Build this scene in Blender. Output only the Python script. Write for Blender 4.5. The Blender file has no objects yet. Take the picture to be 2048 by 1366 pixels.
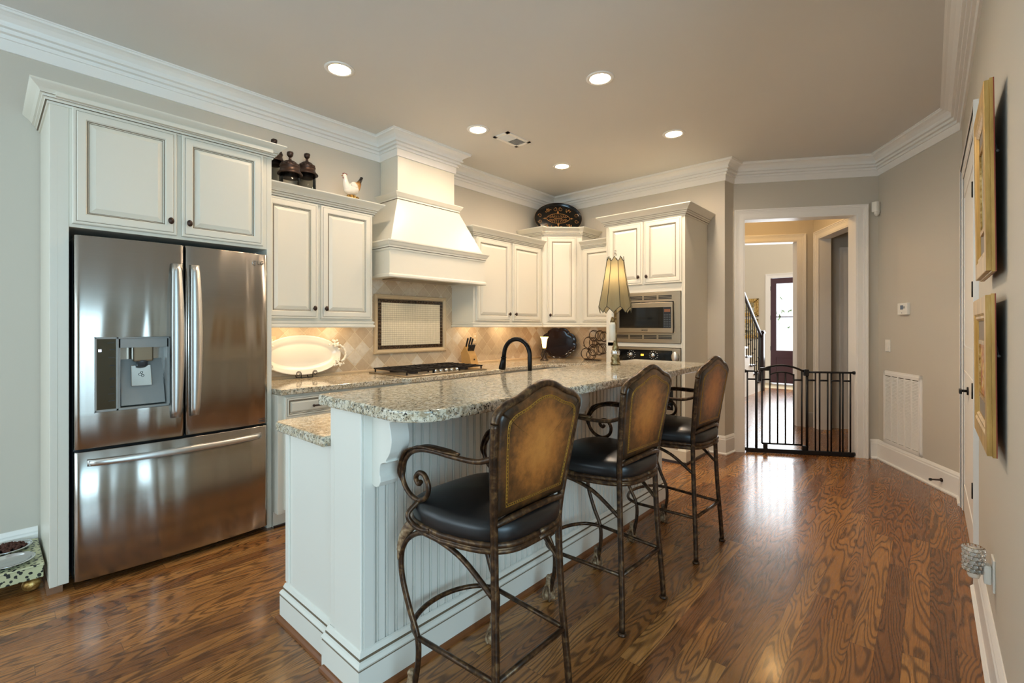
import bpy, bmesh, math, random
from mathutils import Vector, Matrix
random.seed(7)
sc = bpy.context.scene
COL = sc.collection
PI = math.pi

# ------------------------------------------------------------------ camera
cam_d = bpy.data.cameras.new('camera'); cam = bpy.data.objects.new('camera', cam_d); COL.objects.link(cam)
cam.location = (0, 0, 1.30)
cam.rotation_euler = (PI/2, 0, math.radians(41.62))
cam_d.sensor_width = 36.0; cam_d.lens = 36.0*941/2048
cam_d.shift_y = -(683-653)/2048
cam_d.clip_start = 0.01
sc.camera = cam
# ------------------------------------------------------------------ colour management
sc.view_settings.view_transform = 'Standard'; sc.view_settings.look = 'None'
sc.view_settings.gamma = 1.0; sc.view_settings.use_curve_mapping = False
sc.view_settings.exposure = 0.36
sc.cycles.use_denoising = True
sc.cycles.max_bounces = 8; sc.cycles.diffuse_bounces = 6; sc.cycles.glossy_bounces = 4
sc.cycles.transmission_bounces = 6; sc.cycles.transparent_max_bounces = 8
sc.cycles.sample_clamp_indirect = 6.0
# ------------------------------------------------------------------ world: bright overcast daylight
w = bpy.data.worlds.new('sky'); sc.world = w; w.use_nodes = True
nt = w.node_tree; bg = nt.nodes['Background']
bg.inputs[0].default_value = (0.80, 0.90, 1.0, 1); bg.inputs[1].default_value = 2.4

def light(name, kind, loc, energy, color, rot=(0, 0, 0), **kw):
    d = bpy.data.lights.new(name, kind); o = bpy.data.objects.new(name, d); COL.objects.link(o)
    o.location = loc; o.rotation_euler = rot; d.energy = energy; d.color = color
    for k, v in kw.items(): setattr(d, k, v)
    return o
COOL = (0.56, 0.86, 1.0); WARM = (1.0, 0.83, 0.65); SIDE = (0.40, 0.76, 1.0); DAY = (0.88, 0.95, 1.0)
# daylight from left and rear windows and foyer door, plus added side fill
light('daylight_left_window', 'AREA', (-3.66, -2.0, 1.7), 12, COOL, (0, -PI/2, 0), shape='RECTANGLE', size=1.9, size_y=2.6)
light('daylight_rear_window', 'AREA', (-1.9, -3.62, 1.6), 38, COOL, (PI/2+.45, 0, 0), shape='RECTANGLE', size=3.0, size_y=2.1)
light('added_side_fill', 'AREA', (2.72, -.75, 1.55), 78, SIDE, (0, PI/2-.12, math.radians(-18)), shape='RECTANGLE', size=2.0, size_y=2.8)  # unseen side source added to brighten the beadboard and island end
light('daylight_foyer_door', 'AREA', (-2.0, 11.7, 1.9), 130, DAY, (-PI/2, 0, 0), shape='RECTANGLE', size=2.6, size_y=2.6)

# ------------------------------------------------------------------ material helpers
def C(h, a=1.0):
    h = h.lstrip('#'); v = [int(h[i:i+2], 16)/255 for i in (0, 2, 4)]
    return tuple((x/12.92 if x <= .04045 else ((x+.055)/1.055)**2.4) for x in v)+(a,)
class NT:
    def __init__(s, name):
        s.m = bpy.data.materials.new(name); s.m.use_nodes = True; s.t = s.m.node_tree
        s.b = s.t.nodes['Principled BSDF']; s.out = s.t.nodes['Material Output']
    def n(s, kind, **kw):
        nd = s.t.nodes.new('ShaderNode'+kind)
        for k, v in kw.items():
            if k.startswith('i_'):
                nd.inputs[k[2:].replace('_', ' ')].default_value = v
            else: setattr(nd, k, v)
        return nd
    def l(s, a, b): s.t.links.new(a, b)
    def math(s, op, a, b=None, c=None):
        nd = s.t.nodes.new('ShaderNodeMath'); nd.operation = op
        for i, v in enumerate((a, b, c)):
            if v is None: continue
            if isinstance(v, (int, float)): nd.inputs[i].default_value = v
            else: s.l(v, nd.inputs[i])
        return nd.outputs[0]
    def mix(s, f, a, b, mode='MIX'):
        nd = s.t.nodes.new('ShaderNodeMix'); nd.data_type = 'RGBA'; nd.blend_type = mode
        for sock, v in ((nd.inputs[0], f), (nd.inputs[6], a), (nd.inputs[7], b)):
            if isinstance(v, (int, float)): sock.default_value = v
            elif isinstance(v, tuple): sock.default_value = v
            else: s.l(v, sock)
        return nd.outputs[2]
    def ramp(s, fac, stops, interp='LINEAR'):
        nd = s.t.nodes.new('ShaderNodeValToRGB'); cr = nd.color_ramp; cr.interpolation = interp
        while len(cr.elements) < len(stops): cr.elements.new(0.5)
        for e, (p, c) in zip(cr.elements, stops): e.position = p; e.color = c
        s.l(fac, nd.inputs[0]); return nd.outputs[0]
    def coord(s, scale=(1, 1, 1), rot=(0, 0, 0)):
        g = s.t.nodes.new('ShaderNodeNewGeometry'); mp = s.t.nodes.new('ShaderNodeMapping')
        s.l(g.outputs['Position'], mp.inputs[0]); mp.inputs['Scale'].default_value = scale; mp.inputs['Rotation'].default_value = rot
        return mp.outputs[0]
    def objc(s, scale=(1, 1, 1)):
        g = s.t.nodes.new('ShaderNodeTexCoord'); mp = s.t.nodes.new('ShaderNodeMapping')
        s.l(g.outputs['Object'], mp.inputs[0]); mp.inputs['Scale'].default_value = scale
        return mp.outputs[0]
    def noise(s, vec, scale, detail=3, rough=.5, dist=0):
        nd = s.t.nodes.new('ShaderNodeTexNoise'); nd.inputs['Scale'].default_value = scale
        nd.inputs['Detail'].default_value = detail; nd.inputs['Roughness'].default_value = rough
        nd.inputs['Distortion'].default_value = dist; s.l(vec, nd.inputs['Vector']); return nd.outputs['Fac']
    def bump(s, h, strength=.2, dist=.01):
        nd = s.t.nodes.new('ShaderNodeBump'); nd.inputs['Strength'].default_value = strength
        nd.inputs['Distance'].default_value = dist; s.l(h, nd.inputs['Height']); s.l(nd.outputs[0], s.b.inputs['Normal'])
    def set(s, **kw):
        for k, v in kw.items():
            k = k.replace('_', ' ')
            if isinstance(v, (int, float, tuple)): s.b.inputs[k].default_value = v
            else: s.l(v, s.b.inputs[k])
        return s
def plain(name, col, rough=.5, metal=0., var=.04, nscale=8, **kw):
    t = NT(name); c = C(col)
    f = t.noise(t.objc(), nscale, 3)
    lo = tuple(x*(1-var) for x in c[:3])+(1,); hi = tuple(min(1, x*(1+var)) for x in c[:3])+(1,)
    t.set(Base_Color=t.mix(f, lo, hi), Roughness=rough, Metallic=metal, **kw)
    return t.m
M = {}
def paint(name, col, rough, bump=.0):
    t = NT(name); c = C(col); f = t.noise(t.coord(), 1.3, 2)
    t.set(Base_Color=t.mix(f, tuple(x*.97 for x in c[:3])+(1,), tuple(min(1, x*1.03) for x in c[:3])+(1,)), Roughness=rough)
    if bump: t.bump(t.noise(t.coord(), 220, 2), bump, .002)
    return t.m
M['wall'] = paint('beige_wall_paint', '#C7C0B2', .75, .12)
M['ceiling'] = paint('ceiling_paint', '#D5D2CC', .85, .08)
M['white'] = paint('white_trim_paint', '#EDEAE4', .38)
M['cab'] = paint('cream_cabinet_paint', '#DFDACB', .36)
M['island'] = paint('island_cabinet_paint', '#E4E1D6', .38)
M['glaze'] = plain('dark_glaze', '#6E5F4A', .6)
M['bead'] = plain('bead_groove_shade', '#A79F8E', .6)  # shade of the beadboard grooves painted in as a darker tone
M['black'] = plain('black_plastic', '#0B0B0C', .35)
M['blackgloss'] = plain('black_glass', '#050506', .06)
M['bronze'] = plain('oil_rubbed_bronze', '#3E2C22', .42, .5, .25, 40)
M['darkbronze'] = plain('dark_bronze', '#1C1816', .28, .8, .1)
M['iron'] = plain('black_iron', '#14110F', .5, .4, .15)
M['castiron'] = plain('cast_iron', '#1A1413', .45, .3)
M['chrome'] = plain('polished_steel', '#D5D8DA', .12, 1.0, .02)
M['plastic'] = plain('white_plastic', '#E9E6DD', .4)
M['almond'] = plain('almond_plastic', '#D2BC98', .45)
M['grey'] = plain('grey_plastic', '#8B8D8A', .4)
M['darkgrey'] = plain('dark_grey_plastic', '#3E4144', .4)
M['gate'] = plain('black_powder_coat', '#101014', .35, .2)
M['ceramic'] = plain('white_glazed_ceramic', '#EFE9DC', .12, 0, .03)
M['woodblock'] = plain('pale_wood', '#C79A5B', .45, 0, .12, 20)
M['cream'] = plain('cream_fabric', '#E5DDCB', .8)
M['dooredge'] = plain('dark_door_wood', '#3A2025', .4, 0, .1)
M['mahogany'] = plain('mahogany_door', '#43222A', .4, 0, .15, 5)
M['foyer_wall'] = paint('foyer_wall_paint', '#CFC6B4', .8)

def jar_glass():
    t = NT('jar_glass'); tr = t.n('BsdfTransparent'); tr.inputs[0].default_value = (.93, .95, .95, 1); gl = t.n('BsdfGlossy', i_Roughness=.03); fr = t.n('LayerWeight', i_Blend=.25)
    mx = t.n('MixShader'); t.l(fr.outputs['Fresnel'], mx.inputs[0]); t.l(tr.outputs[0], mx.inputs[1]); t.l(gl.outputs[0], mx.inputs[2]); t.l(mx.outputs[0], t.out.inputs[0]); return t.m
def glass(name, col='#FFFFFF', rough=.0, ior=1.45):
    t = NT(name); t.set(Base_Color=C(col), Roughness=rough, IOR=ior, Transmission_Weight=1.0); return t.m
M['glass'] = glass('clear_glass')
def thin_glass():
    t = NT('window_glass'); tr = t.n('BsdfTransparent'); gl = t.n('BsdfGlossy', i_Roughness=.02); fr = t.n('Fresnel', i_IOR=1.3)
    mx = t.n('MixShader'); t.l(fr.outputs[0], mx.inputs[0]); t.l(tr.outputs[0], mx.inputs[1]); t.l(gl.outputs[0], mx.inputs[2]); t.l(mx.outputs[0], t.out.inputs[0])
    return t.m
M['pane'] = thin_glass(); M['jarglass'] = jar_glass()
def emit(name, col, s):
    t = NT(name); t.set(Base_Color=C(col), Emission_Color=C(col), Emission_Strength=s); return t.m
M['lamp_lens'] = emit('lit_lamp_lens', '#FFF3DF', 9)
M['bulb'] = emit('lit_bulb', '#FFDDA0', 14)
M['display'] = emit('amber_display', '#FFC93C', 1.6)
M['lcd'] = plain('blue_lcd', '#5A6A80', .3)

def wood_floor():
    t = NT('oak_plank_floor'); g = t.n('NewGeometry'); sp = t.n('SeparateXYZ'); t.l(g.outputs['Position'], sp.inputs[0])
    X, Y = sp.outputs[0], sp.outputs[1]; W = .083; L = 1.35
    ix = t.math('FLOOR', t.math('DIVIDE', X, W)); fx = t.math('FRACT', t.math('DIVIDE', X, W))
    wn = t.n('TexWhiteNoise', noise_dimensions='1D'); t.l(ix, wn.inputs['W'])
    yy = t.math('ADD', t.math('DIVIDE', Y, L), t.math('MULTIPLY', wn.outputs['Value'], 7.3))
    iy = t.math('FLOOR', yy); fy = t.math('FRACT', yy)
    idv = t.n('CombineXYZ'); t.l(ix, idv.inputs[0]); t.l(iy, idv.inputs[1])
    w2 = t.n('TexWhiteNoise', noise_dimensions='2D'); t.l(idv.outputs[0], w2.inputs['Vector'])
    rnd = w2.outputs['Value']; rc = t.n('SeparateColor'); t.l(w2.outputs['Color'], rc.inputs[0])
    # grain coordinate, shifted per board
    gv = t.n('CombineXYZ')
    t.l(t.math('ADD', X, t.math('MULTIPLY', rnd, 31.)), gv.inputs[0])
    t.l(t.math('ADD', t.math('MULTIPLY', Y, .13), t.math('MULTIPLY', rc.outputs[1], 17.)), gv.inputs[1])
    n1 = t.noise(gv.outputs[0], 8.0, 1.6, .45, .25)
    rings = t.math('ABSOLUTE', t.math('SUBTRACT', t.math('FRACT', t.math('MULTIPLY', n1, 24.)), .5))   # 0..0.5 triangle
    line = t.ramp(rings, [(0.0, (1, 1, 1, 1)), (.12, (.8, .8, .8, 1)), (.26, (0, 0, 0, 1))])
    fv = t.n('CombineXYZ'); t.l(t.math('MULTIPLY', X, 260.), fv.inputs[0]); t.l(t.math('MULTIPLY', Y, 9.), fv.inputs[1]); t.l(rnd, fv.inputs[2])
    fine = t.noise(fv.outputs[0], 1.0, 3, .6)
    base = t.ramp(rnd, [(0, C('#80502A')), (.35, C('#955F30')), (.7, C('#A8703A')), (1, C('#BC854A'))])
    col = t.mix(t.math('MULTIPLY', line, .72), base, C('#3A200E'))
    col = t.mix(t.math('MULTIPLY', t.ramp(fine, [(.42, (0, 0, 0, 1)), (.62, (1, 1, 1, 1))]), .35), col, C('#4A2814'))
    gap = t.math('MAXIMUM', t.math('GREATER_THAN', t.math('ABSOLUTE', t.math('SUBTRACT', fx, .5)), .488),
                 t.math('GREATER_THAN', t.math('ABSOLUTE', t.math('SUBTRACT', fy, .5)), .4992))
    col = t.mix(t.math('MULTIPLY', gap, .55), col, C('#241206'))
    t.set(Base_Color=col, Roughness=t.math('ADD', .2, t.math('MULTIPLY', fine, .13)), Coat_Weight=.25, Coat_Roughness=.12)
    h = t.math('SUBTRACT', t.math('MULTIPLY', line, -.25), gap)
    t.bump(h, .12, .002)
    return t.m
M['floor'] = wood_floor()

def granite():
    t = NT('speckled_granite'); v = t.coord()
    big = t.noise(v, 24, 5, .6, .6); mid = t.noise(v, 70, 4, .6, .3); sm = t.noise(v, 120, 3, .6)
    col = t.ramp(big, [(.30, C('#B3A184')), (.48, C('#D2C7AF')), (.62, C('#DBD3C2')), (.75, C('#AE9C7E'))])
    col = t.mix(t.ramp(mid, [(.50, (0, 0, 0, 1)), (.60, (1, 1, 1, 1))]), col, C('#9E8C70'))
    gr = t.noise(t.coord((1, 1, 1), (1, .5, 0)), 105, 3, .55)
    col = t.mix(t.ramp(gr, [(.57, (0, 0, 0, 1)), (.63, (1, 1, 1, 1))]), col, C('#7E7C70'))
    vv = t.n('TexVoronoi', i_Scale=165.); t.l(v, vv.inputs['Vector'])
    cl = t.noise(t.coord((1, 1, 1), (0, 1, .3)), 58, 3, .6)
    dk = t.math('MULTIPLY', t.math('LESS_THAN', vv.outputs['Distance'], .45), t.ramp(cl, [(.54, (0, 0, 0, 1)), (.60, (1, 1, 1, 1))]))
    col = t.mix(dk, col, C('#2B2320'))
    col = t.mix(t.ramp(sm, [(.66, (0, 0, 0, 1)), (.70, (1, 1, 1, 1))]), col, C('#3A322C'))
    t.set(Base_Color=col, Roughness=.09); return t.m
M['granite'] = granite()

def tile(axis):   # diagonal tumbled travertine; axis = horizontal world axis of the wall
    t = NT('diagonal_travertine_tile_'+axis); g = t.n('NewGeometry'); sp = t.n('SeparateXYZ'); t.l(g.outputs['Position'], sp.inputs[0])
    A = sp.outputs[1] if axis == 'y' else sp.outputs[0]; Z = sp.outputs[2]
    s = .104
    p = t.math('DIVIDE', t.math('MULTIPLY', t.math('ADD', A, Z), .7071), s); q = t.math('DIVIDE', t.math('MULTIPLY', t.math('SUBTRACT', A, Z), .7071), s)
    iv = t.n('CombineXYZ'); t.l(t.math('FLOOR', p), iv.inputs[0]); t.l(t.math('FLOOR', q), iv.inputs[1])
    wn = t.n('TexWhiteNoise', noise_dimensions='2D'); t.l(iv.outputs[0], wn.inputs['Vector'])
    col = t.ramp(wn.outputs['Value'], [(0, C('#C0AA8E')), (.4, C('#CBB79B')), (.8, C('#D2C1A6')), (1, C('#E0D8C9'))])
    n = t.noise(t.coord(), 28, 5, .65, .5)
    col = t.mix(t.math('MULTIPLY', t.ramp(n, [(.4, (0, 0, 0, 1)), (.7, (1, 1, 1, 1))]), .35), col, C('#B0936F'))
    fp = t.math('ABSOLUTE', t.math('SUBTRACT', t.math('FRACT', p), .5)); fq = t.math('ABSOLUTE', t.math('SUBTRACT', t.math('FRACT', q), .5))
    e = t.math('MAXIMUM', fp, fq); gr = t.ramp(e, [(.468, (0, 0, 0, 1)), (.485, (1, 1, 1, 1))])
    col = t.mix(gr, col, C('#D9C9AB'))
    t.set(Base_Color=col, Roughness=.5); t.bump(t.math('SUBTRACT', t.math('MULTIPLY', n, .25), gr), .5, .004)
    return t.m
M['tile_y'] = tile('y'); M['tile_x'] = tile('x')
M['stone'] = plain('stone_trim', '#CDB48F', .45, 0, .08, 30)
M['stonelight'] = plain('cream_mosaic', '#E6D9BD', .35, 0, .12, 45)
M['grout'] = plain('grout', '#9A8464', .8)
def glassmos():
    t = NT('dark_glass_mosaic'); n = t.noise(t.coord(), 90, 4, .7); t.set(Base_Color=t.ramp(n, [(.38, C('#1A120E')), (.55, C('#4A3524')), (.68, C('#8A7353'))]), Roughness=.15); return t.m
M['mosdark'] = glassmos()

def steel(name, wav=.0, rough=.26, col='#A9A39B', mscale=(1, 1, 1)):
    t = NT(name); c = C(col)
    v = t.coord((6, 6, 520)); f = t.noise(v, 1.0, 3, .6)
    t.set(Base_Color=t.mix(f, tuple(x*.92 for x in c[:3])+(1,), tuple(min(1, x*1.06) for x in c[:3])+(1,)), Metallic=1.0, Roughness=rough, Anisotropic=.8, Anisotropic_Rotation=.25)
    tg = t.n('Tangent', direction_type='RADIAL', axis='Z'); t.l(tg.outputs[0], t.b.inputs['Tangent'])
    if wav:
        v2 = t.coord((1.0, 3.6, .30)); h = t.noise(v2, 1.0, 1.5, .45, .6)
        t.bump(h, wav, .05)
    return t.m
M['steel'] = steel('brushed_stainless_steel', .55, .2)
M['steelflat'] = steel('flat_stainless_steel', 0, .32, '#A89C89')
M['handle'] = steel('satin_steel_handle', 0, .40, '#CFCFCB')

def aged(name, a, b, c, metal, rough):
    t = NT(name); n = t.noise(t.objc(), 42, 5, .6, .4)
    t.set(Base_Color=t.ramp(n, [(.35, C(a)), (.52, C(b)), (.68, C(c))]), Metallic=metal, Roughness=rough); t.bump(n, .25, .003); return t.m
M['stoolmetal'] = aged('antique_rubbed_iron', '#2A1C11', '#49321F', '#745838', .5, .36)
M['ornament'] = aged('aged_leaf_ornament', '#5A4230', '#95795A', '#BFA888', .3, .5)
M['gold'] = aged('antique_gold_leaf', '#7E5A26', '#B99350', '#E0C383', .7, .38)
t = NT('pale_gilt'); n = t.noise(t.coord((30, 30, 3.5)), 1.0, 4, .6); t.set(Base_Color=t.ramp(n, [(.3, C('#A07C3C')), (.5, C('#C29B54')), (.7, C('#D8B878'))]), Metallic=.3, Roughness=.42); M['gilt'] = t.m
M['brass'] = aged('aged_brass', '#5B4A2E', '#8E7A52', '#B8A67C', .7, .4)
M['blackleather'] = plain('black_leather', '#131213', .34, 0, .1, 20)
def backleather():
    # hand-rubbed leather: amber centre, dark borders, gold-tooled line
    t = NT('antiqued_brown_leather'); tc = t.n('TexCoord'); sp = t.n('SeparateXYZ'); t.l(tc.outputs['Object'], sp.inputs[0])
    y, z = sp.outputs[1], sp.outputs[2]
    dy = t.math('DIVIDE', y, .20); dz = t.math('DIVIDE', t.math('SUBTRACT', z, .925), .215)
    r = t.math('SQRT', t.math('ADD', t.math('MULTIPLY', dy, dy), t.math('MULTIPLY', dz, dz)))
    n = t.noise(tc.outputs['Object'], 26, 5, .7)
    f = t.math('ADD', r, t.math('MULTIPLY', t.math('SUBTRACT', n, .5), .9))
    f = t.math('DIVIDE', f, 1.25)
    col = t.ramp(f, [(.08, C('#BE7A38')), (.34, C('#A4642C')), (.58, C('#6A411E')), (.80, C('#33200F')), (1.0, C('#1E130A'))])
    t.set(Base_Color=col, Roughness=.33); t.bump(t.noise(tc.outputs['Object'], 160, 3), .12, .002); return t.m
M['backleather'] = backleather()
M['goldline'] = plain('gold_tooling', '#A57A2A', .4, .4, .3, 60)
def leopard():
    t = NT('spotted_paint'); v = t.n('TexVoronoi', i_Scale=62.); t.l(t.coord(), v.inputs['Vector']); n = t.noise(t.coord(), 60, 2)
    f = t.math('ADD', v.outputs['Distance'], t.math('MULTIPLY', t.math('SUBTRACT', n, .5), .5))
    t.set(Base_Color=t.ramp(f, [(.40, C('#15180F')), (.45, C('#C4C39C'))]), Roughness=.4); return t.m
M['leopard'] = leopard()
M['kibble'] = plain('brown_kibble', '#4A2618', .8, 0, .3, 60)
def tray_mat():
    t = NT('black_gold_scroll_paint'); tc = t.n('TexCoord'); v = tc.outputs['Object']
    t.set(Base_Color=C('#0C0A0A'), Roughness=.12); return t.m
M['lacquer'] = tray_mat()
M['redlacquer'] = plain('dark_red_black_lacquer', '#1C0B0A', .1, 0, .2)
M['goldpaint'] = plain('gold_scroll_paint', '#B88146', .45, .2, .25, 60)
def shade_mat():
    t = NT('olive_pleated_fabric'); tc = t.n('TexCoord'); g = t.n('SeparateXYZ'); t.l(tc.outputs['Object'], g.inputs[0])
    ang = t.math('ARCTAN2', g.outputs[1], g.outputs[0]); st = t.math('SINE', t.math('MULTIPLY', ang, 150.))
    col = t.mix(t.math('MULTIPLY', t.math('ADD', st, 1.), .5), C('#6E684F'), C('#9A9070'))
    t.set(Base_Color=col, Roughness=.85)
    tl = t.n('BsdfTranslucent'); tl.inputs[0].default_value = C('#D9C9A4'); mx = t.n('MixShader'); mx.inputs[0].default_value = .35
    t.l(t.b.outputs[0], mx.inputs[1]); t.l(tl.outputs[0], mx.inputs[2]); t.l(mx.outputs[0], t.out.inputs[0]); return t.m
M['shade'] = shade_mat()
M['braid'] = plain('dark_braid', '#3C3A2E', .8)
def hen():
    t = NT('painted_hen_ceramic'); tc = t.n('TexCoord'); sp = t.n('SeparateXYZ'); t.l(tc.outputs['Object'], sp.inputs[0])
    n = t.noise(tc.outputs['Object'], 30, 3); yy = t.math('ADD', t.math('ADD', sp.outputs[1], t.math('MULTIPLY', t.math('SUBTRACT', sp.outputs[2], .12), .75)), t.math('MULTIPLY', t.math('SUBTRACT', n, .5), .05))
    t.set(Base_Color=t.ramp(yy, [(.0, C('#E9E2D5')), (.005, C('#E9E2D5')), (.02, C('#B98A4B')), (.075, C('#A8743A')), (.10, C('#211B18'))]), Roughness=.15); return t.m
M['hen'] = hen()
M['comb'] = plain('red_glaze', '#7E2B1E', .2)
M['nest'] = aged('gilded_nest', '#5B3D16', '#B58A3A', '#E0C070', .3, .35)
def painting(name, cols, sc_=12):
    t = NT(name); n = t.noise(t.coord(), sc_, 4, .6, 1.0)
    t.set(Base_Color=t.ramp(n, [(.3+.4*i/(len(cols)-1), C(c)) for i, c in enumerate(cols)]), Roughness=.5); return t.m
M['paint_a'] = painting('landscape_oil', ['#3C4630', '#8A7A4A', '#C9BFA2', '#A8B0AC'])
M['paint_b'] = painting('still_life_oil', ['#41261A', '#A8481E', '#D2A83A', '#C9C2B4'], 22)
M['matboard'] = plain('taupe_linen_mat', '#8F8170', .8)
M['redwood'] = plain('red_bole_edge', '#8E3A1E', .5)
M['tilefloor'] = plain('pale_stone_floor', '#CDBB9A', .3)
M['treewood'] = plain('stained_stair_wood', '#2A1915', .3)

# ------------------------------------------------------------------ mesh helpers
class MB:
    def __init__(s, xf=None): s.v = []; s.f = []; s.mi = []; s.sm = []; s.xf = xf; s.m = 0
    def add(s, vs, fs, smooth=False, m=None):
        b = len(s.v); X = s.xf
        for p in vs:
            p = Vector(p); s.v.append(X @ p if X is not None else p)
        for f in fs: s.f.append([b+i for i in f]); s.mi.append(s.m if m is None else m); s.sm.append(smooth)
    def box(s, x0, x1, y0, y1, z0, z1, m=None):
        x0, x1 = sorted((x0, x1)); y0, y1 = sorted((y0, y1)); z0, z1 = sorted((z0, z1))
        s.add([(x0, y0, z0), (x1, y0, z0), (x1, y1, z0), (x0, y1, z0), (x0, y0, z1), (x1, y0, z1), (x1, y1, z1), (x0, y1, z1)],
              [(0, 3, 2, 1), (4, 5, 6, 7), (0, 1, 5, 4), (1, 2, 6, 5), (2, 3, 7, 6), (3, 0, 4, 7)], m=m)
    def prism(s, poly, z0, z1, m=None, smooth=False):   # poly in xy
        n = len(poly); a = sum(poly[i][0]*poly[(i+1) % n][1]-poly[(i+1) % n][0]*poly[i][1] for i in range(n))
        if a < 0: poly = poly[::-1]
        s.add([(x, y, z0) for x, y in poly]+[(x, y, z1) for x, y in poly],
              [tuple(range(n))[::-1], tuple(range(n, 2*n))], m=m)
        b = len(s.v)-2*n
        for i in range(n):
            j = (i+1) % n; s.f.append([b+i, b+j, b+n+j, b+n+i]); s.mi.append(s.m if m is None else m); s.sm.append(smooth)
    def tube(s, pts, r, seg=10, m=None, cap=True, flat=None):
        pts = [Vector(p) for p in pts]; n = len(pts)
        if not hasattr(r, '__len__'): r = [r]*n
        tan = [(pts[min(i+1, n-1)]-pts[max(i-1, 0)]).normalized() for i in range(n)]
        up = Vector((0, 0, 1)) if abs(tan[0].z) < .9 else Vector((1, 0, 0))
        nrm = (up-tan[0]*up.dot(tan[0])).normalized(); vs = []
        for i in range(n):
            nrm = (nrm-tan[i]*nrm.dot(tan[i]))
            if nrm.length < 1e-6: nrm = tan[i].orthogonal()
            nrm.normalize(); bi = tan[i].cross(nrm)
            for k in range(seg):
                a = 2*PI*k/seg; vs.append(pts[i]+nrm*math.cos(a)*r[i]+bi*math.sin(a)*r[i])
        fs = [(i*seg+k, i*seg+(k+1) % seg, (i+1)*seg+(k+1) % seg, (i+1)*seg+k) for i in range(n-1) for k in range(seg)]
        s.add(vs, fs, True, m)
        if cap:
            b = len(s.v)-n*seg
            s.f.append([b+k for k in range(seg)][::-1]); s.mi.append(s.m if m is None else m); s.sm.append(False)
            s.f.append([b+(n-1)*seg+k for k in range(seg)]); s.mi.append(s.m if m is None else m); s.sm.append(False)
    def lathe(s, prof, c=(0, 0, 0), seg=24, m=None, sx=1, sy=1, axis='z', smooth=True):
        vs = []; n = len(prof)
        for r, z in prof:
            for k in range(seg):
                a = 2*PI*k/seg; p = (r*math.cos(a)*sx, r*math.sin(a)*sy, z)
                if axis == 'x': p = (p[2], p[0], p[1])
                if axis == 'y': p = (p[1], p[2], p[0])
                vs.append((p[0]+c[0], p[1]+c[1], p[2]+c[2]))
        fs = [(i*seg+k, i*seg+(k+1) % seg, (i+1)*seg+(k+1) % seg, (i+1)*seg+k) for i in range(n-1) for k in range(seg)]
        s.add(vs, fs, smooth, m)
        b = len(s.v)-n*seg
        if prof[0][0] > 1e-5: s.f.append([b+k for k in range(seg)][::-1]); s.mi.append(s.m if m is None else m); s.sm.append(False)
        if prof[-1][0] > 1e-5: s.f.append([b+(n-1)*seg+k for k in range(seg)]); s.mi.append(s.m if m is None else m); s.sm.append(False)
    def ball(s, c, r, m=None, seg=12, sq=(1, 1, 1)):
        n = seg//2+1; vs = []
        for i in range(n+1):
            th = PI*i/n
            for k in range(seg):
                a = 2*PI*k/seg; vs.append((c[0]+r*sq[0]*math.sin(th)*math.cos(a), c[1]+r*sq[1]*math.sin(th)*math.sin(a), c[2]-r*sq[2]*math.cos(th)))
        s.add(vs, [(i*seg+k, i*seg+(k+1) % seg, (i+1)*seg+(k+1) % seg, (i+1)*seg+k) for i in range(n) for k in range(seg)], True, m)
    def sweep(s, path, prof, side=1, closed=False, m=None, mats=None):
        # path: plan polyline; prof: (out, z) pairs; out is to the LEFT of travel when side=1
        n = len(path); P = [Vector(p) for p in path]; vs = []
        def nr(a, b):
            d = (b-a).normalized(); return Vector((-d.y, d.x))*side
        for i in range(n):
            if closed: n0 = nr(P[i-1], P[i]); n1 = nr(P[i], P[(i+1) % n])
            else:
                n1 = nr(P[i], P[i+1]) if i < n-1 else nr(P[i-1], P[i]); n0 = nr(P[i-1], P[i]) if i > 0 else n1
            b = n0+n1; b = b/b.dot(b)*2 if b.length > 1e-6 else n0
            for o, z in prof: vs.append((P[i].x+b.x*o, P[i].y+b.y*o, z))
        k = len(prof); fs = []; ms = []
        for i in range(n if closed else n-1):
            j = (i+1) % n
            for q in range(k):
                q2 = (q+1) % k; f = (i*k+q, j*k+q, j*k+q2, i*k+q2); fs.append(f if side == 1 else f[::-1]); ms.append(mats.get(q, 0) if mats else (s.m if m is None else m))
        if not closed: fs += [tuple(range(k)), tuple(range((n-1)*k, n*k))[::-1]]; ms += [0, 0]
        b0 = len(s.v); s.add(vs, fs, False, 0); s.mi[-len(fs):] = ms
    def build(s, name, mats, parent=None, bevel=0, seg=2, loc=None, local=False, fix=False, auto=None):
        me = bpy.data.meshes.new(name); o = bpy.data.objects.new(name, me); COL.objects.link(o)
        off = Vector((0, 0, 0))
        if parent is not None:
            o.parent = parent
            if not local:
                p = parent
                while p is not None: off = off+p.location; p = p.parent
        elif loc is not None: o.location = loc; off = Vector(loc) if not local else off
        me.from_pydata([tuple(v-off) for v in s.v], [], s.f)
        if not isinstance(mats, (list, tuple)): mats = [mats]
        for m in mats: me.materials.append(m)
        me.polygons.foreach_set('material_index', s.mi); me.polygons.foreach_set('use_smooth', s.sm)
        me.validate()
        bm = bmesh.new(); bm.from_mesh(me); bmesh.ops.remove_doubles(bm, verts=bm.verts, dist=1e-6)
        bmesh.ops.recalc_face_normals(bm, faces=bm.faces); bm.to_mesh(me); bm.free()
        if bevel:
            md = o.modifiers.new('bevel', 'BEVEL'); md.width = bevel; md.segments = seg; md.limit_method = 'ANGLE'; md.angle_limit = math.radians(40)
        return o
def tag(o, label=None, cat=None, group=None, kind=None):
    if label: o['label'] = label
    if cat: o['category'] = cat
    if group: o['group'] = group
    if kind: o['kind'] = kind
    return o
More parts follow.
